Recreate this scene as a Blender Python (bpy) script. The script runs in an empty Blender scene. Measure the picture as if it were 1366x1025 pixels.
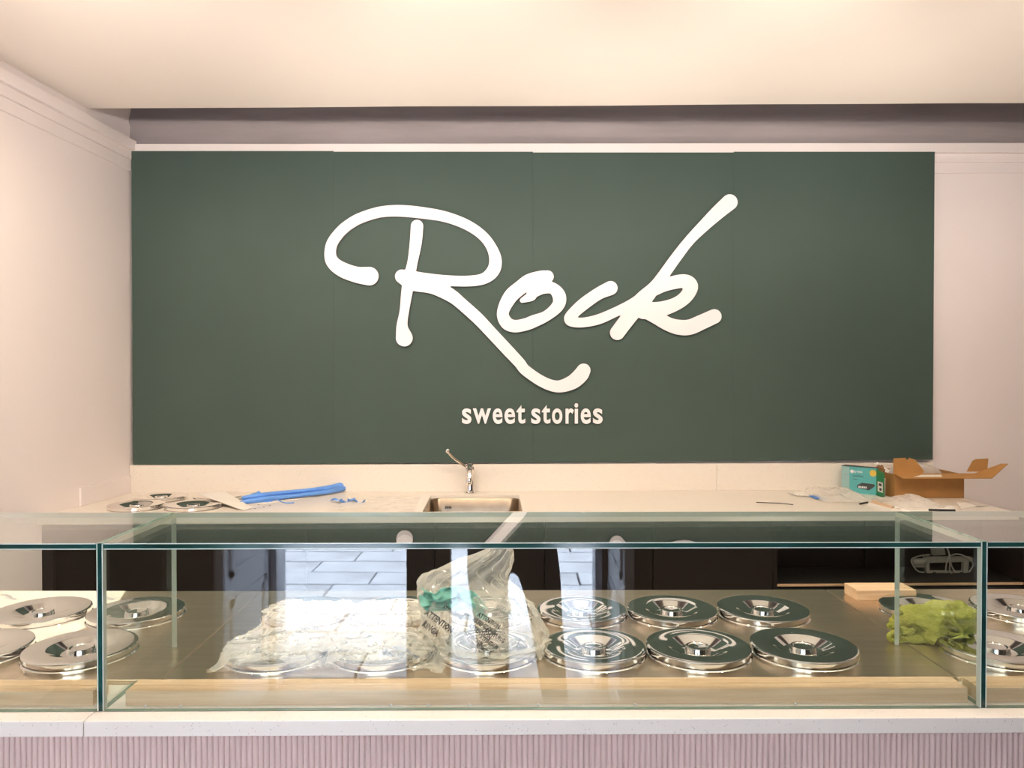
import bpy, bmesh, math, random
import numpy as np
from mathutils import Vector, Matrix
from mathutils.bvhtree import BVHTree
from mathutils import noise as mnoise

random.seed(7); rng = np.random.default_rng(7)
SC = bpy.context.scene
COL = SC.collection
PI = math.pi

# ------------------------------------------------------------------ camera
FPX, CAMZ = 1010.0, 1.62
YAW, PITCH = math.radians(1.53), math.radians(0.68)
cam_d = bpy.data.cameras.new('camera'); cam = bpy.data.objects.new('camera', cam_d); COL.objects.link(cam)
cam.location = (0, 0, CAMZ); cam.rotation_euler = (PI/2 - PITCH, 0, -YAW)
cam_d.sensor_width = 36.0; cam_d.lens = 36.0*FPX/1366.0; cam_d.clip_start = 0.02; cam_d.clip_end = 200
SC.camera = cam

# ------------------------------------------------------------------ world, sun, view
w = bpy.data.worlds.new('sky'); SC.world = w; w.use_nodes = True
bg = w.node_tree.nodes['Background']; bg.inputs[0].default_value = (0.84, 0.90, 1.0, 1); bg.inputs[1].default_value = 4.4
sun_d = bpy.data.lights.new('sun', 'SUN'); sun = bpy.data.objects.new('sun', sun_d); COL.objects.link(sun)
sun_d.energy = 11.0; sun_d.color = (0.80, 0.88, 1.0); sun_d.angle = math.radians(12)
sun.rotation_euler = (math.radians(-12), math.radians(28), 0); sun.location = (-3, -4, 8)
VS = SC.view_settings
SC.display_settings.display_device = 'sRGB'
VS.view_transform = 'Standard'; VS.look = 'None'; VS.gamma = 1.0; VS.exposure = 1.42; VS.use_curve_mapping = False
cy = SC.cycles
cy.use_denoising = True; cy.transparent_max_bounces = 32; cy.max_bounces = 12
cy.sample_clamp_indirect = 4.0; cy.blur_glossy = 0.6

# ------------------------------------------------------------------ frames: the room (back wall square to Y) and the front counter, turned about 1 degree
_fw = np.array([math.sin(YAW)*math.cos(PITCH), math.cos(YAW)*math.cos(PITCH), -math.sin(PITCH)])
_rt = np.array([math.cos(YAW), -math.sin(YAW), 0.0]); _up = np.cross(_rt, _fw); _C = np.array([0, 0, CAMZ])
TH = math.radians(-1.02)
def rotz(v, t):
    return np.array([v[0]*math.cos(t)-v[1]*math.sin(t), v[0]*math.sin(t)+v[1]*math.cos(t), v[2]])
def _ray(x, y, front):
    r = _fw*FPX + _rt*(x-683) + _up*(512.5-y)
    return rotz(r, -TH) if front else r
def atY(x, y, Y, front=False):
    r = _ray(x, y, front); return _C + r*(Y/r[1])
def atZ(x, y, Z, front=False):
    r = _ray(x, y, front); return _C + r*((Z-CAMZ)/r[2])

# ------------------------------------------------------------------ materials
MATS = {}
def nt(name):
    m = bpy.data.materials.new(name); m.use_nodes = True
    n = m.node_tree.nodes; l = m.node_tree.links
    MATS[name] = m
    return m, n, l, n['Principled BSDF']
def setp(p, col=None, rough=None, metal=None, spec=None):
    if col is not None: p.inputs['Base Color'].default_value = (*col, 1)
    if rough is not None: p.inputs['Roughness'].default_value = rough
    if metal is not None: p.inputs['Metallic'].default_value = metal
    if spec is not None: p.inputs['Specular IOR Level'].default_value = spec
def plain(name, col, rough=0.5, metal=0.0, spec=0.5, var=0.0, scale=8.0, bump=0.0, bscale=40.0, stretch=(1,1,1)):
    m, n, l, p = nt(name); setp(p, col, rough, metal, spec)
    tc = n.new('ShaderNodeTexCoord'); mp = n.new('ShaderNodeMapping'); mp.inputs['Scale'].default_value = stretch
    l.new(tc.outputs['Object'], mp.inputs['Vector'])
    if var > 0:
        t = n.new('ShaderNodeTexNoise'); t.inputs['Scale'].default_value = scale; t.inputs['Detail'].default_value = 6
        l.new(mp.outputs[0], t.inputs['Vector'])
        r = n.new('ShaderNodeValToRGB')
        r.color_ramp.elements[0].position = 0.3; r.color_ramp.elements[1].position = 0.7
        r.color_ramp.elements[0].color = (*[c*(1-var) for c in col], 1)
        r.color_ramp.elements[1].color = (*[min(1, c*(1+var)) for c in col], 1)
        l.new(t.outputs['Fac'], r.inputs[0]); l.new(r.outputs[0], p.inputs['Base Color'])
    if bump > 0:
        t2 = n.new('ShaderNodeTexNoise'); t2.inputs['Scale'].default_value = bscale; t2.inputs['Detail'].default_value = 5
        l.new(mp.outputs[0], t2.inputs['Vector'])
        b = n.new('ShaderNodeBump'); b.inputs['Strength'].default_value = bump; b.inputs['Distance'].default_value = 0.01
        l.new(t2.outputs['Fac'], b.inputs['Height']); l.new(b.outputs[0], p.inputs['Normal'])
    return m
def stone(name, col, speck):
    m, n, l, p = nt(name); setp(p, col, 0.28, 0, 0.4)
    tc = n.new('ShaderNodeTexCoord')
    v = n.new('ShaderNodeTexVoronoi'); v.inputs['Scale'].default_value = 150; l.new(tc.outputs['Object'], v.inputs['Vector'])
    lt = n.new('ShaderNodeMath'); lt.operation = 'LESS_THAN'; lt.inputs[1].default_value = 0.16
    l.new(v.outputs['Distance'], lt.inputs[0])
    t = n.new('ShaderNodeTexNoise'); t.inputs['Scale'].default_value = 60; l.new(tc.outputs['Object'], t.inputs['Vector'])
    gt = n.new('ShaderNodeMath'); gt.operation = 'GREATER_THAN'; gt.inputs[1].default_value = 0.53; l.new(t.outputs['Fac'], gt.inputs[0])
    mu = n.new('ShaderNodeMath'); mu.operation = 'MULTIPLY'; l.new(lt.outputs[0], mu.inputs[0]); l.new(gt.outputs[0], mu.inputs[1])
    mx = n.new('ShaderNodeMix'); mx.data_type = 'RGBA'; mx.inputs['A'].default_value = (*col, 1); mx.inputs['B'].default_value = (*speck, 1)
    l.new(mu.outputs[0], mx.inputs['Factor']); l.new(mx.outputs['Result'], p.inputs['Base Color'])
    return m
def wood(name, c1, c2, axis=(1.2, 30, 30)):
    m, n, l, p = nt(name); setp(p, c1, 0.5, 0, 0.35)
    tc = n.new('ShaderNodeTexCoord'); mp = n.new('ShaderNodeMapping'); mp.inputs['Scale'].default_value = axis
    l.new(tc.outputs['Object'], mp.inputs['Vector'])
    t = n.new('ShaderNodeTexNoise'); t.inputs['Scale'].default_value = 3.5; t.inputs['Detail'].default_value = 8; t.inputs['Distortion'].default_value = 0.4
    l.new(mp.outputs[0], t.inputs['Vector'])
    r = n.new('ShaderNodeValToRGB'); r.color_ramp.elements[0].position = 0.35; r.color_ramp.elements[1].position = 0.68
    r.color_ramp.elements[0].color = (*c2, 1); r.color_ramp.elements[1].color = (*c1, 1)
    l.new(t.outputs['Fac'], r.inputs[0]); l.new(r.outputs[0], p.inputs['Base Color'])
    return m
def glass_pane(name, r0=0.05, tint=(0.955, 0.985, 0.97)):
    """clear pane face: what is not mirrored (Fresnel, by angle) passes straight through"""
    m, n, l, p = nt(name); n.remove(p)
    out = n['Material Output']
    g = n.new('ShaderNodeNewGeometry'); d = n.new('ShaderNodeVectorMath'); d.operation = 'DOT_PRODUCT'
    l.new(g.outputs['Normal'], d.inputs[0]); l.new(g.outputs['Incoming'], d.inputs[1])
    a = n.new('ShaderNodeMath'); a.operation = 'ABSOLUTE'; l.new(d.outputs['Value'], a.inputs[0])
    s = n.new('ShaderNodeMath'); s.operation = 'SUBTRACT'; s.inputs[0].default_value = 1.0; s.use_clamp = True; l.new(a.outputs[0], s.inputs[1])
    pw = n.new('ShaderNodeMath'); pw.operation = 'POWER'; pw.inputs[1].default_value = 5; l.new(s.outputs[0], pw.inputs[0])
    ma = n.new('ShaderNodeMath'); ma.operation = 'MULTIPLY_ADD'; ma.inputs[1].default_value = 1-r0; ma.inputs[2].default_value = r0; l.new(pw.outputs[0], ma.inputs[0])
    tr = n.new('ShaderNodeBsdfTransparent'); tr.inputs[0].default_value = (*tint, 1)
    gl = n.new('ShaderNodeBsdfGlossy'); gl.inputs['Roughness'].default_value = 0.0; gl.inputs['Color'].default_value = (1, 1, 1, 1)
    mx = n.new('ShaderNodeMixShader'); l.new(ma.outputs[0], mx.inputs[0]); l.new(tr.outputs[0], mx.inputs[1]); l.new(gl.outputs[0], mx.inputs[2])
    l.new(mx.outputs[0], out.inputs['Surface'])
    return m
def film(name, col=(0.92, 0.88, 0.82), body=0.16, edge=0.45, rough=0.14):
    """thin crumpled clear plastic"""
    m, n, l, p = nt(name); setp(p, col, rough, 0, 0.9)
    out = n['Material Output']
    lw = n.new('ShaderNodeLayerWeight'); lw.inputs['Blend'].default_value = 0.35
    ma = n.new('ShaderNodeMath'); ma.operation = 'MULTIPLY_ADD'; ma.inputs[1].default_value = edge; ma.inputs[2].default_value = body; ma.use_clamp = True
    l.new(lw.outputs['Facing'], ma.inputs[0])
    tr = n.new('ShaderNodeBsdfTransparent'); tr.inputs[0].default_value = (0.97, 0.96, 0.94, 1)
    mx = n.new('ShaderNodeMixShader'); l.new(ma.outputs[0], mx.inputs[0]); l.new(tr.outputs[0], mx.inputs[1]); l.new(p.outputs[0], mx.inputs[2])
    l.new(mx.outputs[0], out.inputs['Surface'])
    tc = n.new('ShaderNodeTexCoord'); t = n.new('ShaderNodeTexNoise'); t.noise_type = 'RIDGED_MULTIFRACTAL'; t.inputs['Scale'].default_value = 17; t.inputs['Detail'].default_value = 4; t.inputs['Distortion'].default_value = 0.7
    l.new(tc.outputs['Object'], t.inputs['Vector'])
    b = n.new('ShaderNodeBump'); b.inputs['Strength'].default_value = 0.75; b.inputs['Distance'].default_value = 0.006
    l.new(t.outputs['Fac'], b.inputs['Height']); l.new(b.outputs[0], p.inputs['Normal'])
    return m
def emit(name, col, s):
    m, n, l, p = nt(name); setp(p, (0.8, 0.8, 0.8), 0.4)
    p.inputs['Emission Color'].default_value = (*col, 1); p.inputs['Emission Strength'].default_value = s
    return m

plain('wall_paint', (0.85, 0.765, 0.735), 0.75, var=0.02, scale=1.5, bump=0.05, bscale=25)
plain('ceiling_paint', (0.88, 0.80, 0.73), 0.8, var=0.02, scale=1.2, bump=0.08, bscale=6)
plain('shaded_plaster', (0.32, 0.275, 0.275), 0.9, var=0.12, scale=3, bump=0.5, bscale=5, stretch=(0.5, 1, 4))  # dark grey puts the ceiling slot's shade into the plaster colour
plain('shopfront_dark', (0.07, 0.055, 0.048), 0.6, var=0.1)
plain('floor_tile', (0.20, 0.17, 0.15), 0.35, var=0.08)
plain('green_board', (0.060, 0.090, 0.074), 0.6, spec=0.22, var=0.03, scale=3)
plain('white_acrylic', (0.84, 0.80, 0.80), 0.35)
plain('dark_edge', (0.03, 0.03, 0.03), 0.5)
stone('quartz', (0.79, 0.72, 0.63), (0.42, 0.36, 0.31))
stone('quartz_front', (0.79, 0.73, 0.67), (0.45, 0.42, 0.42))
plain('cabinet_brown', (0.013, 0.0085, 0.0065), 0.5, spec=0.2, var=0.2, scale=3)
plain('cabinet_black', (0.006, 0.005, 0.004), 0.5)
wood('ply_edge', (0.62, 0.42, 0.26), (0.45, 0.28, 0.16))
wood('oak', (0.74, 0.54, 0.36), (0.62, 0.42, 0.26))
plain('chrome', (0.86, 0.83, 0.80), 0.045, 1.0)
plain('brushed_steel', (0.76, 0.63, 0.49), 0.30, 1.0, var=0.07, scale=10, bump=0.05, bscale=60, stretch=(0.3, 6, 1))
plain('sink_steel', (0.34, 0.27, 0.20), 0.3, 1.0, var=0.1, scale=20)
glass_pane('pane'); 
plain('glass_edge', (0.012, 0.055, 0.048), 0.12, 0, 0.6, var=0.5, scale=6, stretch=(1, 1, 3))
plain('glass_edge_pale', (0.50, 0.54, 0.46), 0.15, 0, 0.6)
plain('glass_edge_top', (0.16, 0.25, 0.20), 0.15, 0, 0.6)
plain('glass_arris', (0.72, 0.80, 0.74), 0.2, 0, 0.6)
plain('silicone', (0.22, 0.20, 0.17), 0.5)
plain('pink_slats', (0.70, 0.53, 0.49), 0.55, var=0.03)
film('bag_film', body=0.17, edge=0.5, rough=0.10); film('loose_film', body=0.22, edge=0.5)
film('bubble_film', (0.9, 0.86, 0.8), 0.35, 0.5, 0.2)
plain('print_black', (0.03, 0.03, 0.035), 0.5)
plain('print_blue', (0.30, 0.33, 0.42), 0.5)
plain('towel_green', (0.38, 0.38, 0.085), 0.95, spec=0.05, var=0.16, scale=9, bump=0.6, bscale=260)
plain('cloth_teal', (0.22, 0.46, 0.38), 0.85, spec=0.1, var=0.15, scale=18)
plain('blue_plastic', (0.13, 0.32, 0.78), 0.35, var=0.08, scale=20)
plain('paper', (0.82, 0.77, 0.70), 0.7, var=0.03)
plain('grey_paper', (0.62, 0.55, 0.50), 0.7, var=0.05)
plain('card', (0.44, 0.22, 0.065), 0.75, var=0.08, scale=14)
plain('brown_paper', (0.22, 0.11, 0.04), 0.8, var=0.3, scale=60)
plain('teal_card', (0.10, 0.42, 0.42), 0.4)
plain('pale_teal_card', (0.30, 0.48, 0.46), 0.4)
plain('green_card', (0.01, 0.20, 0.06), 0.4)
plain('dark_card', (0.05, 0.06, 0.06), 0.4)
plain('gold_foil', (0.75, 0.52, 0.08), 0.3, 0.4)
plain('device_grey', (0.36, 0.33, 0.28), 0.5, var=0.1, scale=30)
plain('cable_grey', (0.42, 0.39, 0.34), 0.5)
plain('black_plastic', (0.012, 0.012, 0.014), 0.35)
plain('door_paint', (0.52, 0.58, 0.68), 0.45)
plain('dark_frame', (0.02, 0.02, 0.022), 0.45)
plain('paver_stone', (0.50, 0.52, 0.57), 0.75, var=0.22, scale=2.5, bump=0.2, bscale=12)
plain('paver_joint', (0.05, 0.05, 0.055), 0.9)
plain('facade', (0.74, 0.72, 0.70), 0.85, var=0.08)
plain('lamp_body', (0.75, 0.72, 0.68), 0.4)
emit('lamp_glow', (1.0, 0.86, 0.70), 8.0)
plain('dark_cloth', (0.018, 0.018, 0.022), 0.85, var=0.1)
plain('skin', (0.62, 0.40, 0.30), 0.5); plain('hair', (0.03, 0.02, 0.015), 0.6)

# ------------------------------------------------------------------ mesh helpers
ORG = {}; FRONT = set()
class MB:
    def __init__(s): s.v = []; s.f = []; s.mi = []
    def add(s, verts, faces, mi=0):
        o = len(s.v); s.v += [tuple(map(float, q)) for q in verts]
        for f in faces: s.f.append([o+i for i in f]); s.mi.append(mi)
        return s
    def box(s, x0, x1, y0, y1, z0, z1, mi=0):
        v = [(x, y, z) for x in (x0, x1) for y in (y0, y1) for z in (z0, z1)]
        return s.add(v, [(0,1,3,2),(4,6,7,5),(0,4,5,1),(2,3,7,6),(0,2,6,4),(1,5,7,3)], mi)
    def hexa(s, b, t, mi=0):          # bottom quad, top quad (same winding)
        return s.add(list(b)+list(t), [(3,2,1,0),(4,5,6,7),(0,1,5,4),(1,2,6,5),(2,3,7,6),(3,0,4,7)], mi)
    def prism(s, pts, d, mi=0):       # planar polygon pts (3D) extruded by vector d
        n = len(pts); d = np.array(d, float); P = [np.array(q, float) for q in pts]
        v = P + [q+d for q in P]
        f = [tuple(range(n-1, -1, -1)), tuple(range(n, 2*n))] + [(i, (i+1) % n, n+(i+1) % n, n+i) for i in range(n)]
        return s.add(v, f, mi)
    def lathe(s, prof, c=(0,0,0), n=48, mi=0, closed=False):
        v = []; f = []
        for r, z in prof:
            for k in range(n):
                a = 2*PI*k/n; v.append((c[0]+r*math.cos(a), c[1]+r*math.sin(a), c[2]+z))
        m = len(prof)
        for i in range(m-1 if not closed else m):
            j = (i+1) % m
            for k in range(n):
                k2 = (k+1) % n; f.append((i*n+k, i*n+k2, j*n+k2, j*n+k))
        return s.add(v, f, mi)
    def tube(s, pts, r, n=8, mi=0, caps=True):
        P = [np.array(q, float) for q in pts]; m = len(P)
        rr = [r]*m if np.isscalar(r) else list(r)
        v = []; f = []; prev = None
        for i in range(m):
            t = P[min(i+1, m-1)]-P[max(i-1, 0)]; t = t/(np.linalg.norm(t)+1e-12)
            if prev is None:
                a = np.cross(t, (0,0,1)); 
                if np.linalg.norm(a) < 1e-3: a = np.cross(t, (0,1,0))
            else: a = prev - t*np.dot(prev, t)
            a = a/np.linalg.norm(a); b = np.cross(t, a); prev = a
            for k in range(n):
                q = 2*PI*k/n; v.append(P[i] + rr[i]*(math.cos(q)*a + math.sin(q)*b))
        for i in range(m-1):
            for k in range(n):
                k2 = (k+1) % n; f.append((i*n+k, i*n+k2, (i+1)*n+k2, (i+1)*n+k))
        if caps: f.append(tuple(range(n-1, -1, -1))); f.append(tuple(range((m-1)*n, m*n)))
        return s.add(v, f, mi)
    def grid(s, P, mi=0, wrap=False):  # P (a,b,3)
        a, b = P.shape[:2]; f = []
        for i in range(a-1 if not wrap else a):
            for j in range(b-1):
                i2 = (i+1) % a; f.append((i*b+j, i2*b+j, i2*b+j+1, i*b+j+1))
        return s.add(P.reshape(-1, 3), f, mi)
    def build(s, name, mat, parent=None, smooth=False, bevel=0.0, front=False, org=None, solid=0.0, sub=0, seg=2):
        V = np.array(s.v, float)
        if parent is not None:
            org = ORG[parent.name]
        elif org is None:
            org = np.array([(V[:,0].min()+V[:,0].max())/2, (V[:,1].min()+V[:,1].max())/2, V[:,2].min()])
        org = np.array(org, float)
        me = bpy.data.meshes.new(name); me.from_pydata((V-org).tolist(), [], s.f)
        mats = mat if isinstance(mat, (list, tuple)) else [mat]
        for q in mats: me.materials.append(MATS[q])
        me.polygons.foreach_set('material_index', s.mi)
        bm = bmesh.new(); bm.from_mesh(me); bmesh.ops.recalc_face_normals(bm, faces=bm.faces); bm.to_mesh(me); bm.free()
        if smooth: me.polygons.foreach_set('use_smooth', [True]*len(me.polygons))
        me.update()
        o = bpy.data.objects.new(name, me); COL.objects.link(o)
        if parent is not None: o.parent = parent
        else:
            o.location = rotz(org, TH) if front else org
            if front: o.rotation_euler = (0, 0, TH)
        ORG[o.name] = org
        if bevel > 0:
            b = o.modifiers.new('bevel', 'BEVEL'); b.width = bevel; b.segments = seg; b.limit_method = 'ANGLE'; b.angle_limit = math.radians(40)
        if solid > 0:
            b = o.modifiers.new('solid', 'SOLIDIFY'); b.thickness = solid; b.offset = 0
        if sub > 0:
            b = o.modifiers.new('sub', 'SUBSURF'); b.levels = sub; b.render_levels = sub
        return o
def smooth_by_angle(o, deg=35):
    o.data.polygons.foreach_set('use_smooth', [True]*len(o.data.polygons))
    o.data.set_sharp_from_angle(angle=math.radians(deg))
def tag(o, label=None, cat=None, group=None, kind=None):
    if label: o['label'] = label
    if cat: o['category'] = cat
    if group: o['group'] = group
    if kind: o['kind'] = kind
    return o
def thing(name, loc, label, cat, group=None, front=False):
    o = bpy.data.objects.new(name, None); COL.objects.link(o); o.empty_display_size = 0.05
    loc = np.array(loc, float); ORG[o.name] = loc
    o.location = rotz(loc, TH) if front else loc
    if front: o.rotation_euler = (0, 0, TH)
    return tag(o, label, cat, group)
def struct(o): o['kind'] = 'structure'; return o
def copy_tree(root, loc, label, front=False, rz=0.0):
    r = root.copy(); COL.objects.link(r)
    r.location = rotz(loc, TH) if front else loc
    r.rotation_euler = (0, 0, rz + (TH if front else 0)); r['label'] = label
    ORG[r.name] = np.array(loc, float)
    for ch in root.children:
        c = ch.copy(); COL.objects.link(c); c.parent = r
        for g in ch.children:
            d = g.copy(); COL.objects.link(d); d.parent = c
    return r
def catmull(pts, k=8):
    P = np.array(pts, float); P = np.vstack([2*P[0]-P[1], P, 2*P[-1]-P[-2]]); out = []
    for i in range(1, len(P)-2):
        a, b, c, d = P[i-1:i+3]
        for j in range(k):
            t = j/k
            out.append(0.5*((2*b)+(-a+c)*t+(2*a-5*b+4*c-d)*t*t+(-a+3*b-3*c+d)*t**3))
    out.append(P[-2]); return np.array(out)
def text_mesh(body, bold=0.0, res=4):
    cu = bpy.data.curves.new('text', 'FONT'); cu.body = body; cu.offset = bold; cu.resolution_u = res
    ob = bpy.data.objects.new('text', cu); COL.objects.link(ob)
    dg = bpy.context.evaluated_depsgraph_get(); me = bpy.data.meshes.new_from_object(ob.evaluated_get(dg))
    V = np.array([v.co[:] for v in me.vertices]); F = [list(p.vertices) for p in me.polygons]
    bpy.data.objects.remove(ob); bpy.data.curves.remove(cu); bpy.data.meshes.remove(me)
    V = V[:, :2]; mn = V.min(0); mxx = V.max(0)
    return (V-mn)/(mxx-mn), F, (mxx-mn)[0]/(mxx-mn)[1]
def nz(P, s, seed=0.0):
    return np.array([mnoise.noise(Vector((q[0]*s+seed, q[1]*s-seed*1.7, q[2]*s+seed*0.6))) for q in P])
def ridged(P, s, seed=0.0):
    return 1-np.abs(nz(P, s, seed))*2.2

# ================================================================== SETTING
def wlx(Y): return -1.885 - 0.095*(4.0-Y)          # left wall line
WB = 4.03
# floor
struct(MB().box(-2.7, 4.3, -0.95, 4.3, -0.06, 0).build('floor', 'floor_tile'))
# back wall
struct(MB().box(-2.1, 4.3, WB, WB+0.12, 0, 3.32).build('wall_back', 'wall_paint'))
# left wall (slightly out of square)
struct(MB().hexa([(wlx(-0.95),-0.95,0),(wlx(-0.95)-.15,-0.95,0),(wlx(4.1)-.15,4.1,0),(wlx(4.1),4.1,0)],
                 [(wlx(-0.95),-0.95,3.32),(wlx(-0.95)-.15,-0.95,3.32),(wlx(4.1)-.15,4.1,3.32),(wlx(4.1),4.1,3.32)]).build('wall_left', 'wall_paint'))
struct(MB().box(4.2, 4.32, -0.95, 4.1, 0, 3.32).build('wall_right', 'wall_paint'))
# dropped ceiling with an open slot along the back wall
def cy_edge(X): return 3.665 + (X+1.87)*(3.475-3.665)/(2.47+1.87)
ZC = 2.885
mb = MB()
L = [(wlx(-0.95)-0.02, -0.95), (4.25, -0.95), (4.25, cy_edge(4.25))]
xs = np.linspace(4.25, wlx(3.66)-0.02, 40)[1:]
L += [(x, cy_edge(x) + 0.006*mnoise.noise(Vector((x*1.3, 0, 0)))) for x in xs]
mb.prism([(x, y, ZC) for x, y in L], (0, 0, 0.13))
struct(mb.build('ceiling', 'ceiling_paint', bevel=0.006))
struct(MB().box(-2.4, 4.32, -0.95, 4.15, 3.3, 3.42).build('ceiling_slab', 'shaded_plaster'))
# rough upper wall inside the slot, with its wavy plaster ledge
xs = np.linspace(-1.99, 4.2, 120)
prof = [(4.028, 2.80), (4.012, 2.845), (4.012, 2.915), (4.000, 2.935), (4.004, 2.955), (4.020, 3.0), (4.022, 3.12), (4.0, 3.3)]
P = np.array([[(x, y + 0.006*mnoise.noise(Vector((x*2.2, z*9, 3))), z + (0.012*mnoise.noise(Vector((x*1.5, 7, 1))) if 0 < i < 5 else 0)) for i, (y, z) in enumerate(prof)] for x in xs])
struct(MB().grid(P).build('wall_back_upper', 'shaded_plaster', smooth=True))
# stepped cornice strips: back wall and left wall
def zc(X): return 0.0093*X
k = 0
for z0, z1, d in ((2.683, 2.739, 0.010), (2.739, 2.787, 0.018), (2.787, 2.838, 0.036)):
    k += 1
    mb = MB()
    mb.hexa([(-1.95,WB-d,z0+zc(-1.95)),(4.2,WB-d,z0+zc(4.2)),(4.2,WB,z0+zc(4.2)),(-1.95,WB,z0+zc(-1.95))],
            [(-1.95,WB-d,z1+zc(-1.95)),(4.2,WB-d,z1+zc(4.2)),(4.2,WB,z1+zc(4.2)),(-1.95,WB,z1+zc(-1.95))])
    struct(mb.build('trim_%d' % k, 'wall_paint', bevel=0.003))
    k += 1
    mb = MB(); a, b = 0.3, WB-0.02
    mb.hexa([(wlx(a)+d,a,z0),(wlx(b)+d,b,z0),(wlx(b)-.01,b,z0),(wlx(a)-.01,a,z0)],
            [(wlx(a)+d,a,z1),(wlx(b)+d,b,z1),(wlx(b)-.01,b,z1),(wlx(a)-.01,a,z1)])
    struct(mb.build('trim_%d' % k, 'wall_paint', bevel=0.003))
# front wall with the open double doorway (behind the camera, mirrored in the glass)
YF = -0.87; DX0, DX1, DZ = -1.225, 0.48, 2.5
mb = MB().box(-2.6, DX0, YF-0.12, YF, 0, 3.32).box(DX1, 4.3, YF-0.12, YF, 0, 3.32).box(DX0, DX1, YF-0.12, YF, DZ, 3.32)
struct(mb.build('wall_front', 'shopfront_dark'))
mb = MB().box(DX0, DX0+0.035, YF-0.14, YF+0.015, 0, DZ).box(DX1-0.035, DX1, YF-0.14, YF+0.015, 0, DZ).box(DX0, DX1, YF-0.14, YF+0.015, DZ-0.05, DZ)
fr = struct(mb.build('door_frame', 'door_paint', bevel=0.004))
MB().box(-0.528, -0.30, YF-0.10, YF-0.02, 0, DZ-0.05).build('centre_post', 'dark_frame', fr, bevel=0.004)
def leaf(name, X, s, wid):
    mb = MB(); x0, x1 = sorted((X, X+s*0.042))
    o = struct(mb.box(x0, x1, YF+0.02, YF+0.02+wid, 0.01, DZ-0.06).build(name, 'door_paint', bevel=0.004))
    for z0, z1 in ((0.12, 0.62), (0.72, 1.45), (1.55, 2.34)):
        q = MB(); xx = x0-0.008 if s < 0 else x1
        for a, b, c, d in ((0.07, wid-0.07, z0, z0+.03), (0.07, wid-0.07, z1-.03, z1), (0.07, 0.10, z0, z1), (wid-0.10, wid-0.07, z0, z1)):
            xi = (x1, x1+0.010) if X < 0 else (x0-0.010, x0)
            q.box(xi[0], xi[1], YF+0.02+a, YF+0.02+b, c, d)
        q.build('panel_moulding', 'door_paint', o)
    xi = x1+0.03 if X < 0 else x0-0.03
    MB().tube([(xi, YF+wid-0.05, 1.0), (xi, YF+wid-0.05, 1.16)], 0.009).build('door_handle', 'chrome', o, smooth=True)
    return o
leaf('door_1', DX0+0.0, -1, 0.60); leaf('door_2', DX1+0.03, 1, 0.60)
# street: pavers and the house opposite
pv = struct(MB().box(-9, 9, -7.2, YF-0.12, -0.12, -0.045).build('pavement', 'paver_joint'))
row = 0; y = YF-0.14; shared = None
while y > -5.4:
    wv = 0.36; off = (row % 3)*0.27
    for i in range(-5, 4):
        x = i*0.82 + off
        if shared is None:
            o = MB().box(0, 0.800, 0, wv-0.020, -0.045, -0.002).build('paver', 'paver_stone', pv, bevel=0.004, seg=1)
            shared = o.data
            sv = np.array(ORG[pv.name])
            o.location = (x, y-wv, random.uniform(-.002, .002))
        else:
            o = bpy.data.objects.new('paver', shared); COL.objects.link(o); o.parent = pv; o.location = (x, y-wv, random.uniform(-.002, .002))
    y -= wv; row += 1
struct(MB().box(-9, 9, -7.5, -7.2, -0.1, 6.5).build('wall_street', 'facade'))

# ================================================================== SIGN
YP = 3.992
px_edges = [175, 445, 711, 979, 1247]
top_px = [201.5, 202.5, 203.5, 202.5]; 
sign = thing('wall_sign', atY(711, 619, 4.0) , 'large dark green sign board with white script lettering across the back wall', 'sign')
for i in range(4):
    a = atY(px_edges[i], top_px[i], YP); b = atY(px_edges[i+1], top_px[i], YP)
    bl = 1.152+0.0035*i; br = 1.152+0.0035*(i+1)
    mb = MB(); g = 0.0003
    mb.hexa([(a[0]+g, YP, bl), (b[0]-g, YP, br), (b[0]-g, WB-0.002, br), (a[0]+g, WB-0.002, bl)],
            [(a[0]+g, YP, a[2]), (b[0]-g, YP, b[2]), (b[0]-g, WB-0.002, b[2]), (a[0]+g, WB-0.002, a[2])])
    mb.build('board', 'green_board', sign)
S3 = 300/1025.0
def z3(l): return [(420+x*S3, 240+y*S3, r*S3) for x, y, r in l]
def z4(l): return [(700+x*S3, 240+y*S3, r*S3) for x, y, r in l]
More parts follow.
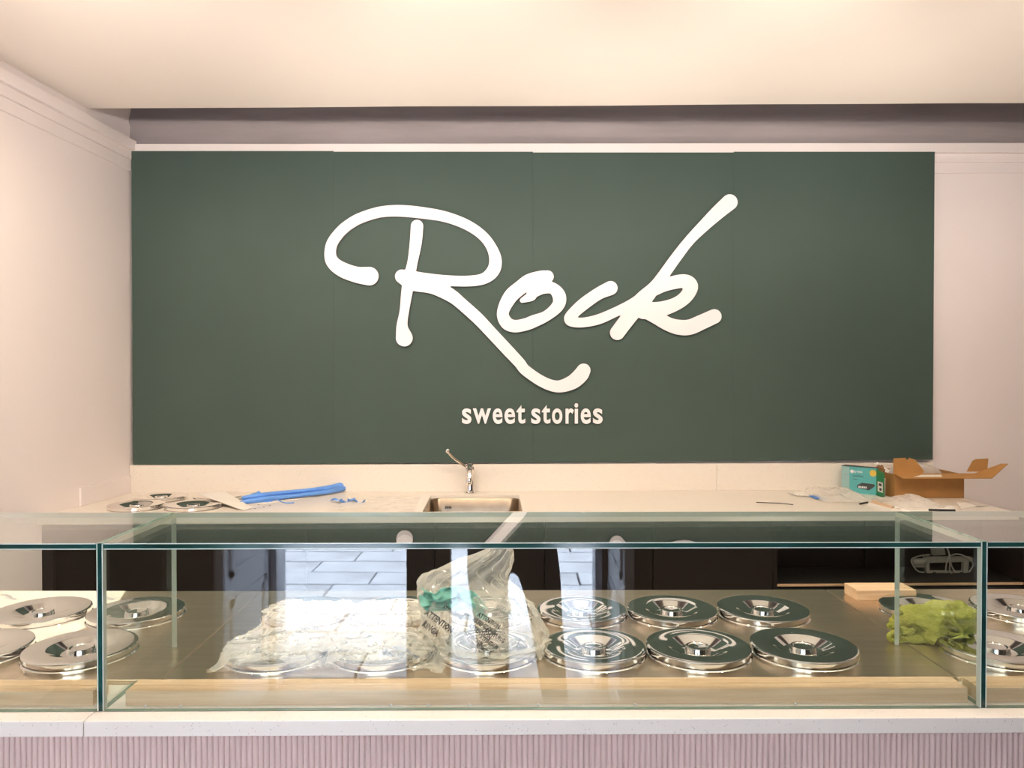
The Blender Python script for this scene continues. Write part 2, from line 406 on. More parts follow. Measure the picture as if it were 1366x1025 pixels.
def outline_fill(mb, strokes, y0, y1, grow=0.0, h=1.3):
    """solid plate whose outline is the union of round pen strokes (centre line and radius given)"""
    D_ = np.vstack([catmull(q_, 22) for q_ in strokes]); lo = (D_[:, :2]-D_[:, 2:]-grow-3).min(0); hi = (D_[:, :2]+D_[:, 2:]+grow+3).max(0)
    gx = np.arange(lo[0], hi[0], h); gy = np.arange(lo[1], hi[1], h); f = np.full((len(gx), len(gy)), 1e9)
    for x_, y_, r_ in D_:
        i0, i1 = int((x_-r_-grow-5-lo[0])/h), int((x_+r_+grow+5-lo[0])/h)+2; j0, j1 = int((y_-r_-grow-5-lo[1])/h), int((y_+r_+grow+5-lo[1])/h)+2
        i0, j0 = max(i0, 0), max(j0, 0)
        f[i0:i1, j0:j1] = np.minimum(f[i0:i1, j0:j1], np.hypot(gx[i0:i1, None]-x_, gy[None, j0:j1]-y_)-r_-grow)
    ids = {}; V = []; F = []
    def vid(k_, x_, y_):
        if k_ not in ids: ids[k_] = len(V); V.append((x_, y_))
        return ids[k_]
    for i in range(len(gx)-1):
        for j in range(len(gy)-1):
            c = [(i, j), (i+1, j), (i+1, j+1), (i, j+1)]; fv = [f[q_] for q_ in c]
            if min(fv) >= 0: continue
            poly = []
            for k in range(4):
                a, b = c[k], c[(k+1) % 4]; fa, fb = fv[k], fv[(k+1) % 4]
                if fa < 0: poly.append(vid(a, gx[a[0]], gy[a[1]]))
                if (fa < 0) != (fb < 0):
                    t_ = fa/(fa-fb); e_ = (min(a, b), max(a, b)); poly.append(vid(e_, gx[a[0]]+(gx[b[0]]-gx[a[0]])*t_, gy[a[1]]+(gy[b[1]]-gy[a[1]])*t_))
            if len(poly) > 2: F.append(poly)
    cnt = {}
    for p_ in F:
        for k in range(len(p_)):
            e_ = (p_[k], p_[(k+1) % len(p_)])
            if (e_[1], e_[0]) in cnt: del cnt[(e_[1], e_[0])]
            else: cnt[e_] = 1
    W = [atY(x_, y_, YP) for x_, y_ in V]; n = len(V); used = {}
    vv = [(w_[0], y1, w_[2]) for w_ in W]; ff = list(F)
    for a, b in cnt:
        for q_ in (a, b):
            if q_ not in used: used[q_] = len(vv); vv.append((W[q_][0], y0, W[q_][2]))
        ff.append((a, used[a], used[b], b))
    mb.add(vv, ff)
R_ = [z3([(250,441,42),(192,434,36),(130,412,34),(88,382,30),(73,345,26.5),(82,290,25),(122,236,24),(170,198,24),(222,172,24),(302,149,24.5),(390,144,26),(490,153,26),(595,171,24),(690,206,23),(762,254,22),(805,310,23),(823,368,28),(812,417,29),(770,452,25),(700,463,24),(600,461,24),(500,452,26),(440,446,30),(398,442,31)]),
      z3([(398,444,30),(450,470,36),(540,487,35),(620,528,30),(665,563,27),(740,630,27),(800,693,26),(870,768,26),(930,832,25)]) [:-1] +
      z3([(930,832,25)]) + z4([(5,870,24.5),(83,922,25),(150,942,27),(213,924,32),(252,892,34),(267,869,31)]),
      z3([(467,213,28),(461,290,27),(446,380,23),(430,450,26),(420,520,25),(409,600,21),(399,668,25),(409,722,38)])]
O_ = [z3([(945,551,11),(985,532,22)]) + z4([(35,518,24),(80,492,30),(128,497,26),(156,532,30),(150,575,28),(100,620,24),(40,646,28)]) + z3([(960,660,28),(910,668,28),(873,652,29),(857,605,27),(890,535,32),(940,490,32)]) + z4([(20,462,31),(70,447,30),(103,443,28)])]
CK = [z4([(389,495,32),(335,520,28),(270,565,28),(222,608,26),(207,636,28),(230,650,23),(275,650,22),(340,635,23),(420,600,22),(500,562,26),(550,525,28)]),
      z4([(930,105,36),(878,150,32),(820,205,27),(750,276,23),(690,352,24),(630,436,25),(590,490,28),(530,555,38),(475,625,34),(420,698,33)]),
      z4([(590,508,22),(630,486,26),(675,470,30),(728,464,31),(753,487,33),(735,530,30),(690,565,30),(620,590,34),(540,598,38)]),
      z4([(545,588,40),(600,628,32),(650,658,31),(700,673,34),(750,672,35),(805,649,34),(860,624,33)])]
for nm, ST in (('R', R_), ('o', O_), ('ck', CK)):
    mb = MB(); back = MB()
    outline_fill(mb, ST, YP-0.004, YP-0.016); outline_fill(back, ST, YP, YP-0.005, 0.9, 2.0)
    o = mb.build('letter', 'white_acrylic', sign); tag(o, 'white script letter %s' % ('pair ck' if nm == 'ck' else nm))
    back.build('shadow_outline', 'dark_edge', o)  # dark plate draws in the shadow gap round the strokes
q = 240/1366.0
for ch, x0, x1, y0, y1 in (('s',150,222,370,487),('w',232,370,370,485),('e',383,457,370,487),('e',472,552,370,487),('t',563,630,345,485),
                           ('s',675,745,370,487),('t',755,820,345,485),('o',833,910,370,487),('r',935,998,370,485),('i',1003,1030,330,485),('e',1050,1125,370,487),('s',1143,1215,370,487)):
    V, F, asp = text_mesh(ch, bold=0.020, res=8)
    a = atY(590+x0*q, 480+y0*q, YP); b = atY(590+x1*q, 480+y1*q, YP)
    n_ = len(V); mb = MB(); g = 0.0035; bk = MB()
    def lay(Yv, gr): return [(a[0]-gr+(b[0]-a[0]+2*gr)*vx, Yv, b[2]-gr+(a[2]-b[2]+2*gr)*vy) for vx, vy in V]
    def ext(mb, y0_, y1_, gr):
        bm = bmesh.new(); vs = [bm.verts.new(p_) for p_ in lay(y1_, gr)]
        for f in F:
            try: bm.faces.new([vs[i] for i in f])
            except ValueError: pass
        be = [e for e in bm.edges if e.is_boundary]
        r_ = bmesh.ops.extrude_edge_only(bm, edges=be)
        for v in [g_ for g_ in r_['geom'] if isinstance(g_, bmesh.types.BMVert)]: v.co.y = y0_
        bm.verts.index_update(); mb.add([v.co[:] for v in bm.verts], [[v.index for v in f.verts] for f in bm.faces]); bm.free()
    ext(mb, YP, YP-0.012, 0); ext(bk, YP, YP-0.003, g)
    o = mb.build('letter', 'white_acrylic', sign); tag(o, 'small white letter %s' % ch); bk.build('shadow_outline', 'dark_edge', o)  # same drawn-in shadow gap behind each small letter

# ================================================================== BACK WORKTOP, SINK, TAP, CABINETS
ZB = 1.006; YB0 = 3.30; XR = 2.345
sk0 = atZ(556, 681, ZB); skb = atZ(577, 662, ZB); skr = atZ(692, 662, ZB)
SX0, SX1, SY1, SY0 = skb[0]-0.012, skr[0]+0.004, skb[1]+0.02, 3.40
wt = thing('worktop', (0.2, 3.65, ZB-0.03), 'long speckled cream stone worktop along the back wall', 'worktop')
mb = MB()
xl0, xl1 = wlx(YB0)-0.005, wlx(WB)-0.0
mb.hexa([(xl0,YB0,ZB-.03),(SX0,YB0,ZB-.03),(SX0,WB,ZB-.03),(xl1,WB,ZB-.03)], [(xl0,YB0,ZB),(SX0,YB0,ZB),(SX0,WB,ZB),(xl1,WB,ZB)])
mb.box(SX1, XR, YB0, WB, ZB-.03, ZB); mb.box(SX0, SX1, YB0, SY0, ZB-.03, ZB); mb.box(SX0, SX1, SY1, WB, ZB-.03, ZB)
mb.build('slab', 'quartz', wt)
jx = atY(955, 640, 4.0)[0]
for a, b in ((wlx(4.0)+0.001, jx-0.0006), (jx+0.0006, 2.362)):
    o = MB().box(a, b, 3.985, WB, ZB, 1.150).build('backsplash', 'quartz', bevel=0.0015); tag(o, 'long speckled cream stone backsplash behind the tap' if a < 0 else 'shorter speckled cream stone backsplash behind the teal carton', 'backsplash', 'stone backsplashes')
a = 3.575; b = 3.985
o = MB().hexa([(wlx(a),a,ZB),(wlx(a)+.012,a,ZB),(wlx(b)+.012,b,ZB),(wlx(b),b,ZB)], [(wlx(a),a,ZB+.09),(wlx(a)+.012,a,ZB+.09),(wlx(b)+.012,b,ZB+.09),(wlx(b),b,ZB+.09)]).build('side_splash', 'wall_paint', bevel=0.003)
tag(o, 'low pale pink splash plate on the left wall at the end of the worktop', 'splash plate')
# sink
sink = thing('sink', ((SX0+SX1)/2, (SY0+SY1)/2, ZB-0.18), 'rectangular stainless steel sink set into the back worktop', 'sink')
def rrect(x0, x1, y0, y1, r, z, n=6):
    out = []
    for cx, cy_, a0 in ((x1-r, y1-r, 0), (x0+r, y1-r, 90), (x0+r, y0+r, 180), (x1-r, y0+r, 270)):
        for k in range(n+1):
            a = math.radians(a0+90*k/n); out.append((cx+r*math.cos(a), cy_+r*math.sin(a), z))
    return out
def loft(mb, rings, cap=True):
    n = len(rings[0]); v = [p_ for r in rings for p_ in r]; f = []
    for i in range(len(rings)-1):
        for k in range(n): f.append((i*n+k, i*n+(k+1) % n, (i+1)*n+(k+1) % n, (i+1)*n+k))
    if cap: f.append(tuple(range((len(rings)-1)*n, len(rings)*n)))
    mb.add(v, f); return mb
o = loft(MB(), [rrect(SX0+.001, SX1-.001, SY0+.001, SY1-.001, .05, ZB-.014), rrect(SX0+.006, SX1-.006, SY0+.006, SY1-.006, .05, ZB-.02), rrect(SX0+.012, SX1-.012, SY0+.012, SY1-.012, .06, ZB-.14), rrect(SX0+.04, SX1-.04, SY0+.04, SY1-.04, .06, ZB-.17)]).build('basin', 'sink_steel', sink)
smooth_by_angle(o, 40)
MB().box(SX0, SX1, SY1-.0015, SY1+.0001, ZB-.03, ZB-.001).box(SX0, SX0+.0015, SY0, SY1, ZB-.03, ZB-.001).box(SX1-.0015, SX1, SY0, SY1, ZB-.03, ZB-.001).build('rim', 'quartz', sink)
ov = atY(598, 677, SY1-0.012)
mb = MB()
for dx in (-0.014, -0.007, 0, 0.007, 0.014): mb.box(ov[0]+dx-.002, ov[0]+dx+.002, SY1-.0175, SY1-.0125, ov[2]-.006, ov[2]+.006)
mb.build('overflow', 'black_plastic', sink)
MB().lathe([(0.0, .004), (.03, .004), (.038, .001), (.04, 0)], ((SX0+SX1)/2, (SY0+SY1)/2, ZB-.17), 24).build('drain', 'chrome', sink, smooth=True)
# tap
tb = atZ(627, 658, ZB); tx, ty = tb[0], tb[1]
tap = thing('tap', (tx, ty, ZB), 'chrome single lever mixer tap behind the sink', 'tap')
o = MB().lathe([(0, 0), (.030, 0), (.030, .004), (.026, .008), (.024, .012), (.0225, .11), (.0235, .115), (.0235, .128), (.018, .138), (0, .140)], (tx, ty, ZB), 32).build('body', 'chrome', tap); smooth_by_angle(o)
sp = [atY(*p_, ty-0.0) for p_ in ((624, 625), (612, 615.5), (604, 609), (599, 603), (597.5, 600.5))]
sp = [np.array([s_[0], ty-0.012*i, s_[2]]) for i, s_ in enumerate(sp)]
o = MB().tube(catmull(sp, 4), 0.0075, 12).build('spout', 'chrome', tap, smooth=True)
e = sp[-1]
MB().tube([e+np.array([-.004, 0, .006]), e+np.array([.008, -.006, -.004])], 0.0125, 14).build('nozzle', 'chrome', o, smooth=True)
o = MB().lathe([(.0165, 0), (.0165, .012), (.013, .019), (0, .021)], (tx, ty, ZB+.138), 24).build('cartridge_cap', 'chrome', tap, smooth=True)
lv = [(tx, ty-.012, ZB+.150), (tx, ty-.035, ZB+.142), (tx, ty-.062, ZB+.122), (tx, ty-.082, ZB+.085), (tx, ty-.085, ZB+.055)]
Pt = catmull(lv, 5); mb = MB()
rings = []
for i, c in enumerate(Pt):
    t = i/(len(Pt)-1); wd = 0.011+0.003*math.sin(PI*t); rings.append([(c[0]-wd, c[1], c[2]), (c[0]-wd*.6, c[1]-.005, c[2]+.004), (c[0]+wd*.6, c[1]-.005, c[2]+.004), (c[0]+wd, c[1], c[2]), (c[0], c[1]+.004, c[2]-.004)])
loft(mb, rings).build('lever', 'chrome', tap, smooth=True)
# base cabinets
YD = 3.325
def cab(x0, x1, doors, label, top=ZB-.031):
    t = thing('base_cabinet', ((x0+x1)/2, 3.66, 0), label, 'cabinet', 'dark brown base cabinets under the back worktop')
    q0, q1 = (wlx(YD)+.004, wlx(4.0)+.004) if x0 < -1.9 else (x0+.001, x0+.001)
    MB().hexa([(q0, YD+.02, .08), (x1-.001, YD+.02, .08), (x1-.001, 4.0, .08), (q1, 4.0, .08)], [(q0, YD+.02, top), (x1-.001, YD+.02, top), (x1-.001, 4.0, top), (q1, 4.0, top)]).build('carcass', 'cabinet_black', t)
    MB().box(x0+.001, x1-.001, YD+.06, YD+.08, 0, 0.08).build('plinth', 'cabinet_black', t)
    for i in range(doors):
        a = x0+(x1-x0)*i/doors; b = x0+(x1-x0)*(i+1)/doors
        d = MB().box(a+.002, b-.002, YD, YD+.019, 0.09, ZB-.038).build('door', 'cabinet_brown', t, bevel=0.0015)
        MB().box((a+b)/2-.06, (a+b)/2+.06, YD-.012, YD, ZB-.062, ZB-.050).build('handle', 'cabinet_black', d, bevel=0.002)
    return t
ex = [-1.952]+[atY(x_, 760, YD)[0] for x_ in (235, 580, 871, 1031)]
cab(ex[0], ex[1], 1, 'dark brown base cabinet in the corner by the left wall')
cab(ex[1], ex[2], 2, 'wide dark brown two door base cabinet left of the sink', ZB-.19)
cab(ex[2], ex[3], 2, 'dark brown two door base cabinet beneath the sink', ZB-.19)
cab(ex[3], ex[4], 1, 'single door brown base cabinet beside the open niche')
zs = atY(1150, 779, YD)[2]
t = thing('niche_unit', ((ex[4]+XR)/2, 3.66, 0), 'dark open shelf unit with a wooden shelf edge at the right end of the worktop', 'shelf unit')
x0, x1 = ex[4], XR+.06
MB().box(x0+.001, x0+.02, YD, 4.0, 0.08, ZB-.031).build('side_panel', 'cabinet_brown', t)
MB().box(x1-.019, x1, YD, 4.0, 0.08, ZB-.031).build('side_panel', 'cabinet_brown', t)
MB().box(x0+.02, x1-.019, 3.62, 3.64, 0.08, ZB-.031).build('back_panel', 'cabinet_brown', t)
sh = MB().box(x0+.02, x1-.019, YD+.006, 3.62, zs-.014, zs-.002).build('shelf', 'cabinet_black', t)
MB().box(x0+.02, x1-.019, YD, YD+.006, zs-.010, zs).build('edge_strip', 'ply_edge', sh)
MB().box(x0+.02, x1-.019, YD+.01, 3.62, 0.08, zs-.02).build('lower_front', 'cabinet_black', t)
mxn = atY(1196, 760, YD)[0]
MB().box(mxn-.004, mxn+.004, 3.60, 3.62, zs, ZB-.031).build('divider_batten', 'cabinet_black', t)
MB().box(x0+.02, x1-.019, YD+.06, YD+.08, 0, 0.08).build('plinth', 'cabinet_black', t)
# grey bracket device with its cable, hanging in the niche
YN = 3.50
def D(px, py, Y=YN): a_ = atY(px, py, Y); return a_
dz = 670; sc_ = 200/1366.0
def zd(x, y, Y=YN): return D(1166+x*sc_, 670+y*sc_, Y)
dv = thing('bracket_device', zd(650, 660), 'grey plastic bracket device with looped cables in the niche', 'device')
mb = MB(); mb.prism([zd(530, 400), zd(640, 400), zd(655, 485), zd(540, 490)], (0, .02, 0)); mb.build('strap', 'device_grey', dv, bevel=.003)
ha, hb = zd(560, 402), zd(610, 402); MB().box(ha[0], hb[0], YN+.006, YN+.012, ha[2]-.01, ZB-.031).build('hanger', 'black_plastic', dv)
mb = MB(); mb.tube([zd(355, 545), zd(470, 545)], .016, 14); mb.tube([zd(375, 580), zd(460, 580)], .009, 10); mb.build('arm_roller', 'device_grey', dv, smooth=True)
mb = MB(); mb.prism([zd(470, 505), zd(905, 505), zd(910, 545), zd(470, 560)], (0, .03, 0)); mb.build('bar', 'device_grey', dv, bevel=.005)
mb = MB()
mb.prism([zd(462, 530), zd(505, 530), zd(510, 635), zd(478, 635)], (0, .022, 0))
mb.prism([zd(820, 530), zd(870, 530), zd(862, 630), zd(815, 635)], (0, .022, 0))
mb.prism([zd(475, 630), zd(865, 630), zd(845, 672), zd(770, 672), zd(750, 655), zd(590, 655), zd(565, 675), zd(500, 672)], (0, .022, 0))
mb.build('frame', 'device_grey', dv, bevel=.003)
for xx in (548, 795): MB().prism([zd(xx-14, 638), zd(xx+14, 638), zd(xx+14, 662), zd(xx-14, 662)], (0, -.003, 0)).build('foot_pad', 'black_plastic', dv)
for pts in ([(655, 400), (685, 480), (660, 560), (650, 650)], [(665, 410), (690, 500), (690, 620), (705, 655)], [(680, 500), (715, 600), (745, 640)], [(510, 480), (420, 490), (345, 520), (350, 570), (400, 630), (455, 640)], [(690, 490), (760, 475), (840, 500), (900, 560), (880, 620), (860, 640)]):
    MB().tube(catmull([zd(a_, b_, YN-.014) for a_, b_ in pts], 6), .0032, 6).build('cable', 'cable_grey', dv, smooth=True)

# ================================================================== FRONT COUNTER (counter frame, turned TH)
ZS = 0.952; YG = 1.50; GD = 0.335; ZT = 1.287; XA, XB = -0.802, 0.957; XL, XRR = -1.75, 1.95
ZD = 0.960
o = MB().box(XL, XRR, 1.52, 2.30, 0.08, ZS-.032).box(XL, XRR, 1.60, 2.28, 0, 0.08).build('counter_carcass', 'cabinet_black', front=True)
tag(o, 'dark body of the serving counter behind the pink slatted front', 'counter')
# slatted front: half round ribs under 8 px each, one mesh
pitch = 0.0113; mb = MB(); nv = 0; cols = []
x = XL
while x < XRR:
    for k in range(6):
        a = PI*k/6; cols.append((x + pitch*0.5 - math.cos(a)*pitch*0.44, 1.5185 - math.sin(a)*0.0052))
    cols.append((x + pitch*0.94, 1.5185)); x += pitch
Pg = np.array([[(cx, cy_, 0.06), (cx, cy_, ZS-.0305)] for cx, cy_ in cols])
o = mb.grid(Pg).build('slatted_front', 'pink_slats', front=True, solid=0.0)
tag(o, 'pale pink vertical half round slat cladding on the counter front', 'cladding'); o['kind'] = 'stuff'
# stone ledge: two slabs with a visible joint
jn = atZ(133, 951, ZS, True)[0]-0.012
for a, b, lb in ((XL, jn-.0007, 'short white speckled stone ledge left of the joint on the serving counter'), (jn+.0007, XRR, 'long white speckled stone ledge under the glass case of the serving counter')):
    o = MB().box(a, b, 1.46, 1.635, ZS-.031, ZS).build('stone_ledge', 'quartz_front', front=True, bevel=.002)
    tag(o, lb, 'ledge', 'stone ledges of the serving counter')
# steel decks
DK = [(XL, -0.745, 'brushed steel deck under the left group of lids'), (-0.743, 0.984, 'long brushed steel deck under the middle lids'), (0.987, XRR, 'brushed steel deck at the right carrying the green cloth')]
for a, b, lb in DK:
    o = MB().box(a, b, 1.60 if False else 1.636, 2.315, ZS-.03, ZD).build('steel_deck', 'brushed_steel', front=True, bevel=.0025)
    tag(o, lb, 'deck', 'steel decks of the serving counter')
# lids
def make_lid(loc, label, group, front=True):
    t = thing('container_lid', loc, label, 'lid', group, front)
    N = 64
    def pf(l): return [(r*1.015, z*.76) for r, z in l]
    o = MB().lathe(pf([(.110, .0), (.1225, .0), (.1225, .003), (.1195, .0065), (.116, .0075), (.116, .011), (.110, .011)]), loc, N, closed=True).build('collar', 'chrome', t); smooth_by_angle(o, 40)
    o = MB().lathe(pf([(.115, .0105), (.1195, .0108), (.1205, .012), (.1205, .0235), (.1195, .0258), (.1165, .0272), (.112, .0274), (.0735, .0258), (.0705, .0248), (.044, .0085), (.040, .0072), (.0, .0072)]), loc, N).build('cover', 'chrome', t); smooth_by_angle(o, 30)
    o = MB().lathe(pf([(.0305, .0073), (.0295, .0095), (.0285, .0205), (.0278, .0222), (.0262, .0228), (.0235, .0222), (.021, .0195), (.010, .0175), (0, .017)]), loc, 40).build('knob', 'chrome', t); smooth_by_angle(o, 30)
    return t
cols_c = [-0.540, -0.291, -0.041, 0.209, 0.457, 0.708]
rowsY = [1.786, 2.070]
names = ['first', 'second', 'third', 'fourth', 'fifth', 'sixth']
LIDS = []; proto = None
def put(x, y, lb, grp):
    global proto
    LIDS.append((x, y))
    if proto is None: proto = make_lid((x, y, ZD), lb, grp); return proto
    r = copy_tree(proto, (x, y, ZD), lb, True); r['group'] = grp; return r
G1 = 'chrome container lids on the serving counter'
LB = {(0,0): 'chrome lid in the front row under the left end of the clear bag', (0,1): 'chrome lid in the front row under the right end of the flat clear bag', (0,2): 'front row chrome lid under the tall printed plastic bag', (0,3): 'front row chrome lid just right of the tall plastic bag', (0,4): 'front row chrome lid, second to the right of the tall bag', (0,5): 'front row chrome lid nearest the deck joint, right of the middle',
      (1,0): 'back row chrome lid under the left of the flat clear bag', (1,1): 'back row chrome lid under the middle of the flat clear bag', (1,2): 'back row chrome lid behind the tall printed plastic bag', (1,3): 'back row chrome lid just right of the tall plastic bag', (1,4): 'back row chrome lid, second to the right of the tall bag', (1,5): 'back row chrome lid nearest the deck joint by the wooden offcut'}
for r_, y in enumerate(rowsY):
    for c_, x in enumerate(cols_c): put(x, y, LB[(r_, c_)], G1)
put(-1.003, 1.792, 'front row chrome lid seen through the left glass divider', G1)
put(-1.256, 1.796, 'front row chrome lid cut off by the left edge of the picture', G1)
put(-1.007, 2.070, 'back row chrome lid behind the left glass divider', G1)
put(-1.266, 2.072, 'back row chrome lid at the far left on the printed sheet', G1)
put(1.165, 1.780, 'front row chrome lid partly under the green cloth', G1)
put(1.418, 1.778, 'front row chrome lid cut off by the right edge of the picture', G1)
put(1.171, 2.085, 'back row chrome lid behind the green cloth', G1)
put(1.427, 2.080, 'back row chrome lid at the far right behind the divider', G1)
# wooden boards behind the front glass: two strips each
lx = atZ(120, 946, ZS, True)[0]; cx0 = atZ(162, 947, ZS, True)[0]
for a, b, lb in ((XL, lx, 'oak board of two strips inside the left end of the glass case'), (cx0, 0.942, 'long oak board of two strips behind the middle front glass'), (0.966, XRR, 'oak board of two strips inside the right end of the glass case')):
    t = thing('wooden_board', ((a+b)/2, 1.56, ZS), lb, 'board', 'oak boards in the glass case', True)
    MB().box(a, b, 1.526, 1.5550, ZS, ZS+.0305).build('strip', 'oak', t, bevel=.0012)
    MB().box(a, b, 1.5570, 1.5865, ZS, ZS+.0303).build('strip', 'oak', t, bevel=.0012)
# glass case
case = thing('glass_case', (0.08, YG, ZS), 'low clear glass display case with green edges standing on the counter', 'display case', None, True)
T = 0.012
def pane(name, x0, x1, y0, y1, z0, z1, thin):
    """thin axis faces are clear, the four narrow sides are the green edge"""
    mb = MB(); v = [(x, y, z) for x in (x0, x1) for y in (y0, y1) for z in (z0, z1)]
    F = {'x': [(0,1,3,2),(4,6,7,5)], 'y': [(0,4,5,1),(2,3,7,6)], 'z': [(0,2,6,4),(1,5,7,3)]}
    o_ = len(mb.v); mb.add(v, [])
    for k_, fs in F.items():
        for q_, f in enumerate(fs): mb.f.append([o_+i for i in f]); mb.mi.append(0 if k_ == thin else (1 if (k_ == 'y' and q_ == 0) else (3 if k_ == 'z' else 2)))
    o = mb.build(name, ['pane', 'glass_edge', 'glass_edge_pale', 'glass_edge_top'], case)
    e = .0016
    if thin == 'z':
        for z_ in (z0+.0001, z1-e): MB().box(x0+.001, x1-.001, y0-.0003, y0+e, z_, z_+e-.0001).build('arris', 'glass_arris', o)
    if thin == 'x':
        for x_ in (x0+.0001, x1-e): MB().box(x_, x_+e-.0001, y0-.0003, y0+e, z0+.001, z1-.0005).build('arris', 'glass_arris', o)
    return o
for a, b in ((XL, XA-T/2-.0008), (XA+T/2+.0008, XB-T/2-.0008), (XB+T/2+.0008, XRR)):
    pane('front_pane', a, b, YG, YG+T, ZS+.001, ZT-T-.0006, 'y')
    pane('top_pane', a, b, YG, YG+GD, ZT-T, ZT, 'z')
    MB().box(a, b, YG+.001, YG+T-.001, ZS, ZS+.0009).build('bead', 'silicone', case)
for x in (XA, XB): pane('divider', x-T/2, x+T/2, YG, YG+GD, ZS+.001, ZT, 'x')
# white crumbs along the glass foot
for i, px in enumerate((520, 570, 626, 719, 850, 1068, 190, 237)):
    c = atZ(px, 948, ZS, True); mb = MB()
    mb.lathe([(0, 0), (.0022, .0004), (.003, .002), (.0024, .0042), (0, .005)], (c[0], 1.520, ZS), 7)
    o = mb.build('foam_crumb', 'white_acrylic', front=True); tag(o, 'tiny white foam crumb at the foot of the front glass', 'crumb', 'foam crumbs at the front glass')
# offcut on the deck
a = atZ(1143, 802, ZD, True); 
o = MB().box(a[0], a[0]+.175, a[1], a[1]+.082, ZD, ZD+.031).build('wood_offcut', 'oak', front=True, bevel=.0012)
tag(o, 'short oak offcut lying at the back of the right steel deck', 'wood block')
# printed sheet under the left lids
t = thing('plastic_sheet', (-1.1, 2.05, ZD), 'cream printed sheet lying under the left chrome lids', 'sheet', None, True)
pts = [atZ(*p_, ZD, True) for p_ in ((-90, 789), (168, 789), (150, 815), (128, 832), (60, 862), (-90, 862))]
MB().prism([(p_[0], p_[1], ZD+.0004) for p_ in pts], (0, 0, .0006)).build('sheet', 'paper', t)
for (px, py, tx_, wd) in ((6, 796, 'ATTENTION', .05), (12, 800, 'ATTENTION', .05), (134, 797, 'WARNING', .04), (142, 800, 'ATTENTION', .05)):
    V, F, asp = text_mesh(tx_, .01); c = atZ(px, py, ZD, True); mb = MB(); h_ = wd/asp*2.0
    ca, sa = math.cos(-.5), math.sin(-.5)
    mb.add([(c[0]+(vx-.5)*wd*ca-(vy)*h_*sa, c[1]+(vx-.5)*wd*sa+vy*h_*ca, ZD+.0013) for vx, vy in V], F); mb.build('print', 'print_blue', t)

# ================================================================== CLOTH AND FILM
def ground(P, base, extra=()):
    g = np.full(P.shape[0], base)
    for lx_, ly_ in LIDS:
        d = np.hypot(P[:, 0]-lx_, P[:, 1]-ly_); g = np.maximum(g, base+0.022*np.clip((0.128-d)/0.006, 0, 1))
    return g
def pbd(P, L0u, L0v, steps, iters, gfun, grav=0.0006, bend=0.15, fric=0.7, damp=0.985, press=None):
    nu, nv = P.shape[:2]; V = np.zeros_like(P); Ld = math.hypot(L0u, L0v)
    def con(A, B, L, k=1.0):
        d = B-A; n = np.linalg.norm(d, axis=-1, keepdims=True)+1e-9; c = d*((n-L)/n)*0.5*k; A += c; B -= c
    for s_ in range(steps):
        Q = P.copy(); P = P+V; P[..., 2] -= grav
        for it in range(iters):
            for o_ in (0, 1):
                e = (nu-o_)//2*2; con(P[o_:o_+e:2], P[o_+1:o_+e:2], L0u) if e else None
                e = (nv-o_)//2*2; con(P[:, o_:o_+e:2], P[:, o_+1:o_+e:2], L0v) if e else None
            for o_ in (0, 1):
                e = (nu-o_)//2*2; A = P[o_:o_+e:2]; B = P[o_+1:o_+e:2]
                m_ = min(len(A), len(B)); con(A[:m_, :-1], B[:m_, 1:], Ld, .5); con(A[:m_, 1:], B[:m_, :-1], Ld, .5)
            con(P[:-2], P[2:], 2*L0u, bend*.5); con(P[:, :-2], P[:, 2:], 2*L0v, bend*.5)
        g = gfun(P.reshape(-1, 3)).reshape(nu, nv)+.003
        hit = P[..., 2] < g
        P[..., 2] = np.where(hit, g, P[..., 2]); 
        P[..., :2] = np.where(hit[..., None], Q[..., :2]*fric+P[..., :2]*(1-fric), P[..., :2])
        V = (P-Q)*damp
        sp_ = np.linalg.norm(V, axis=-1, keepdims=True); V *= np.minimum(1, .01/(sp_+1e-9))
    return P
# green towel: soft lobes folded over each other, with rolled hems
tw = thing('microfibre_cloth', atZ(1240, 860, ZD, True), 'crumpled green microfibre cloth dropped on the right chrome lids', 'cloth', None, True)
def zt(x, y): return 1170+x*.1435, 780+y*.1435
mb = MB()
for (zx, zy, Y_, rx, ry, rz, an, sd) in ((320, 330, 1.915, .050, .050, .029, 33, 1), (530, 345, 1.885, .062, .058, .042, 14, 2), (785, 320, 1.875, .040, .046, .042, -32, 3), (395, 545, 1.870, .056, .036, .023, -12, 4), (700, 500, 1.845, .040, .040, .014, 12, 5), (620, 240, 1.935, .056, .040, .024, -4, 6), (250, 470, 1.885, .034, .035, .017, 20, 7), (520, 470, 1.85, .030, .03, .026, 55, 8)):
    c = atY(*zt(zx, zy), Y_, True); n1, n2 = 56, 30; G = np.zeros((n1, n2, 3)); ca, sa = math.cos(math.radians(an)), math.sin(math.radians(an))
    for i in range(n1):
        for j in range(n2):
            al, be = 2*PI*i/n1, PI*j/(n2-1); dx, dy, dz_ = math.cos(al)*math.sin(be), math.sin(al)*math.sin(be), math.cos(be)
            k_ = 1+.26*mnoise.noise(Vector((dx*1.7+sd*3.1, dy*1.7, dz_*1.7)))-.30*max(0, .30-abs(mnoise.noise(Vector((dx*2.3+sd, dy*2.3, dz_*2.3+sd*1.9)))))+.05*mnoise.noise(Vector((dx*5.2, dy*5.2+sd*2.3, dz_*5.2)))
            lx_, ly_, lz_ = dx*rx*k_, dy*ry*k_, dz_*rz*k_
            G[i, j] = (c[0]+lx_*ca-lz_*sa, c[1]+ly_, c[2]+lx_*sa+lz_*ca)
    g_ = ground(G.reshape(-1, 3), ZD).reshape(n1, n2)+.001; G[..., 2] = np.maximum(G[..., 2], g_)
    mb.grid(G, wrap=True)
mb.build('folds', 'towel_green', tw, smooth=True)
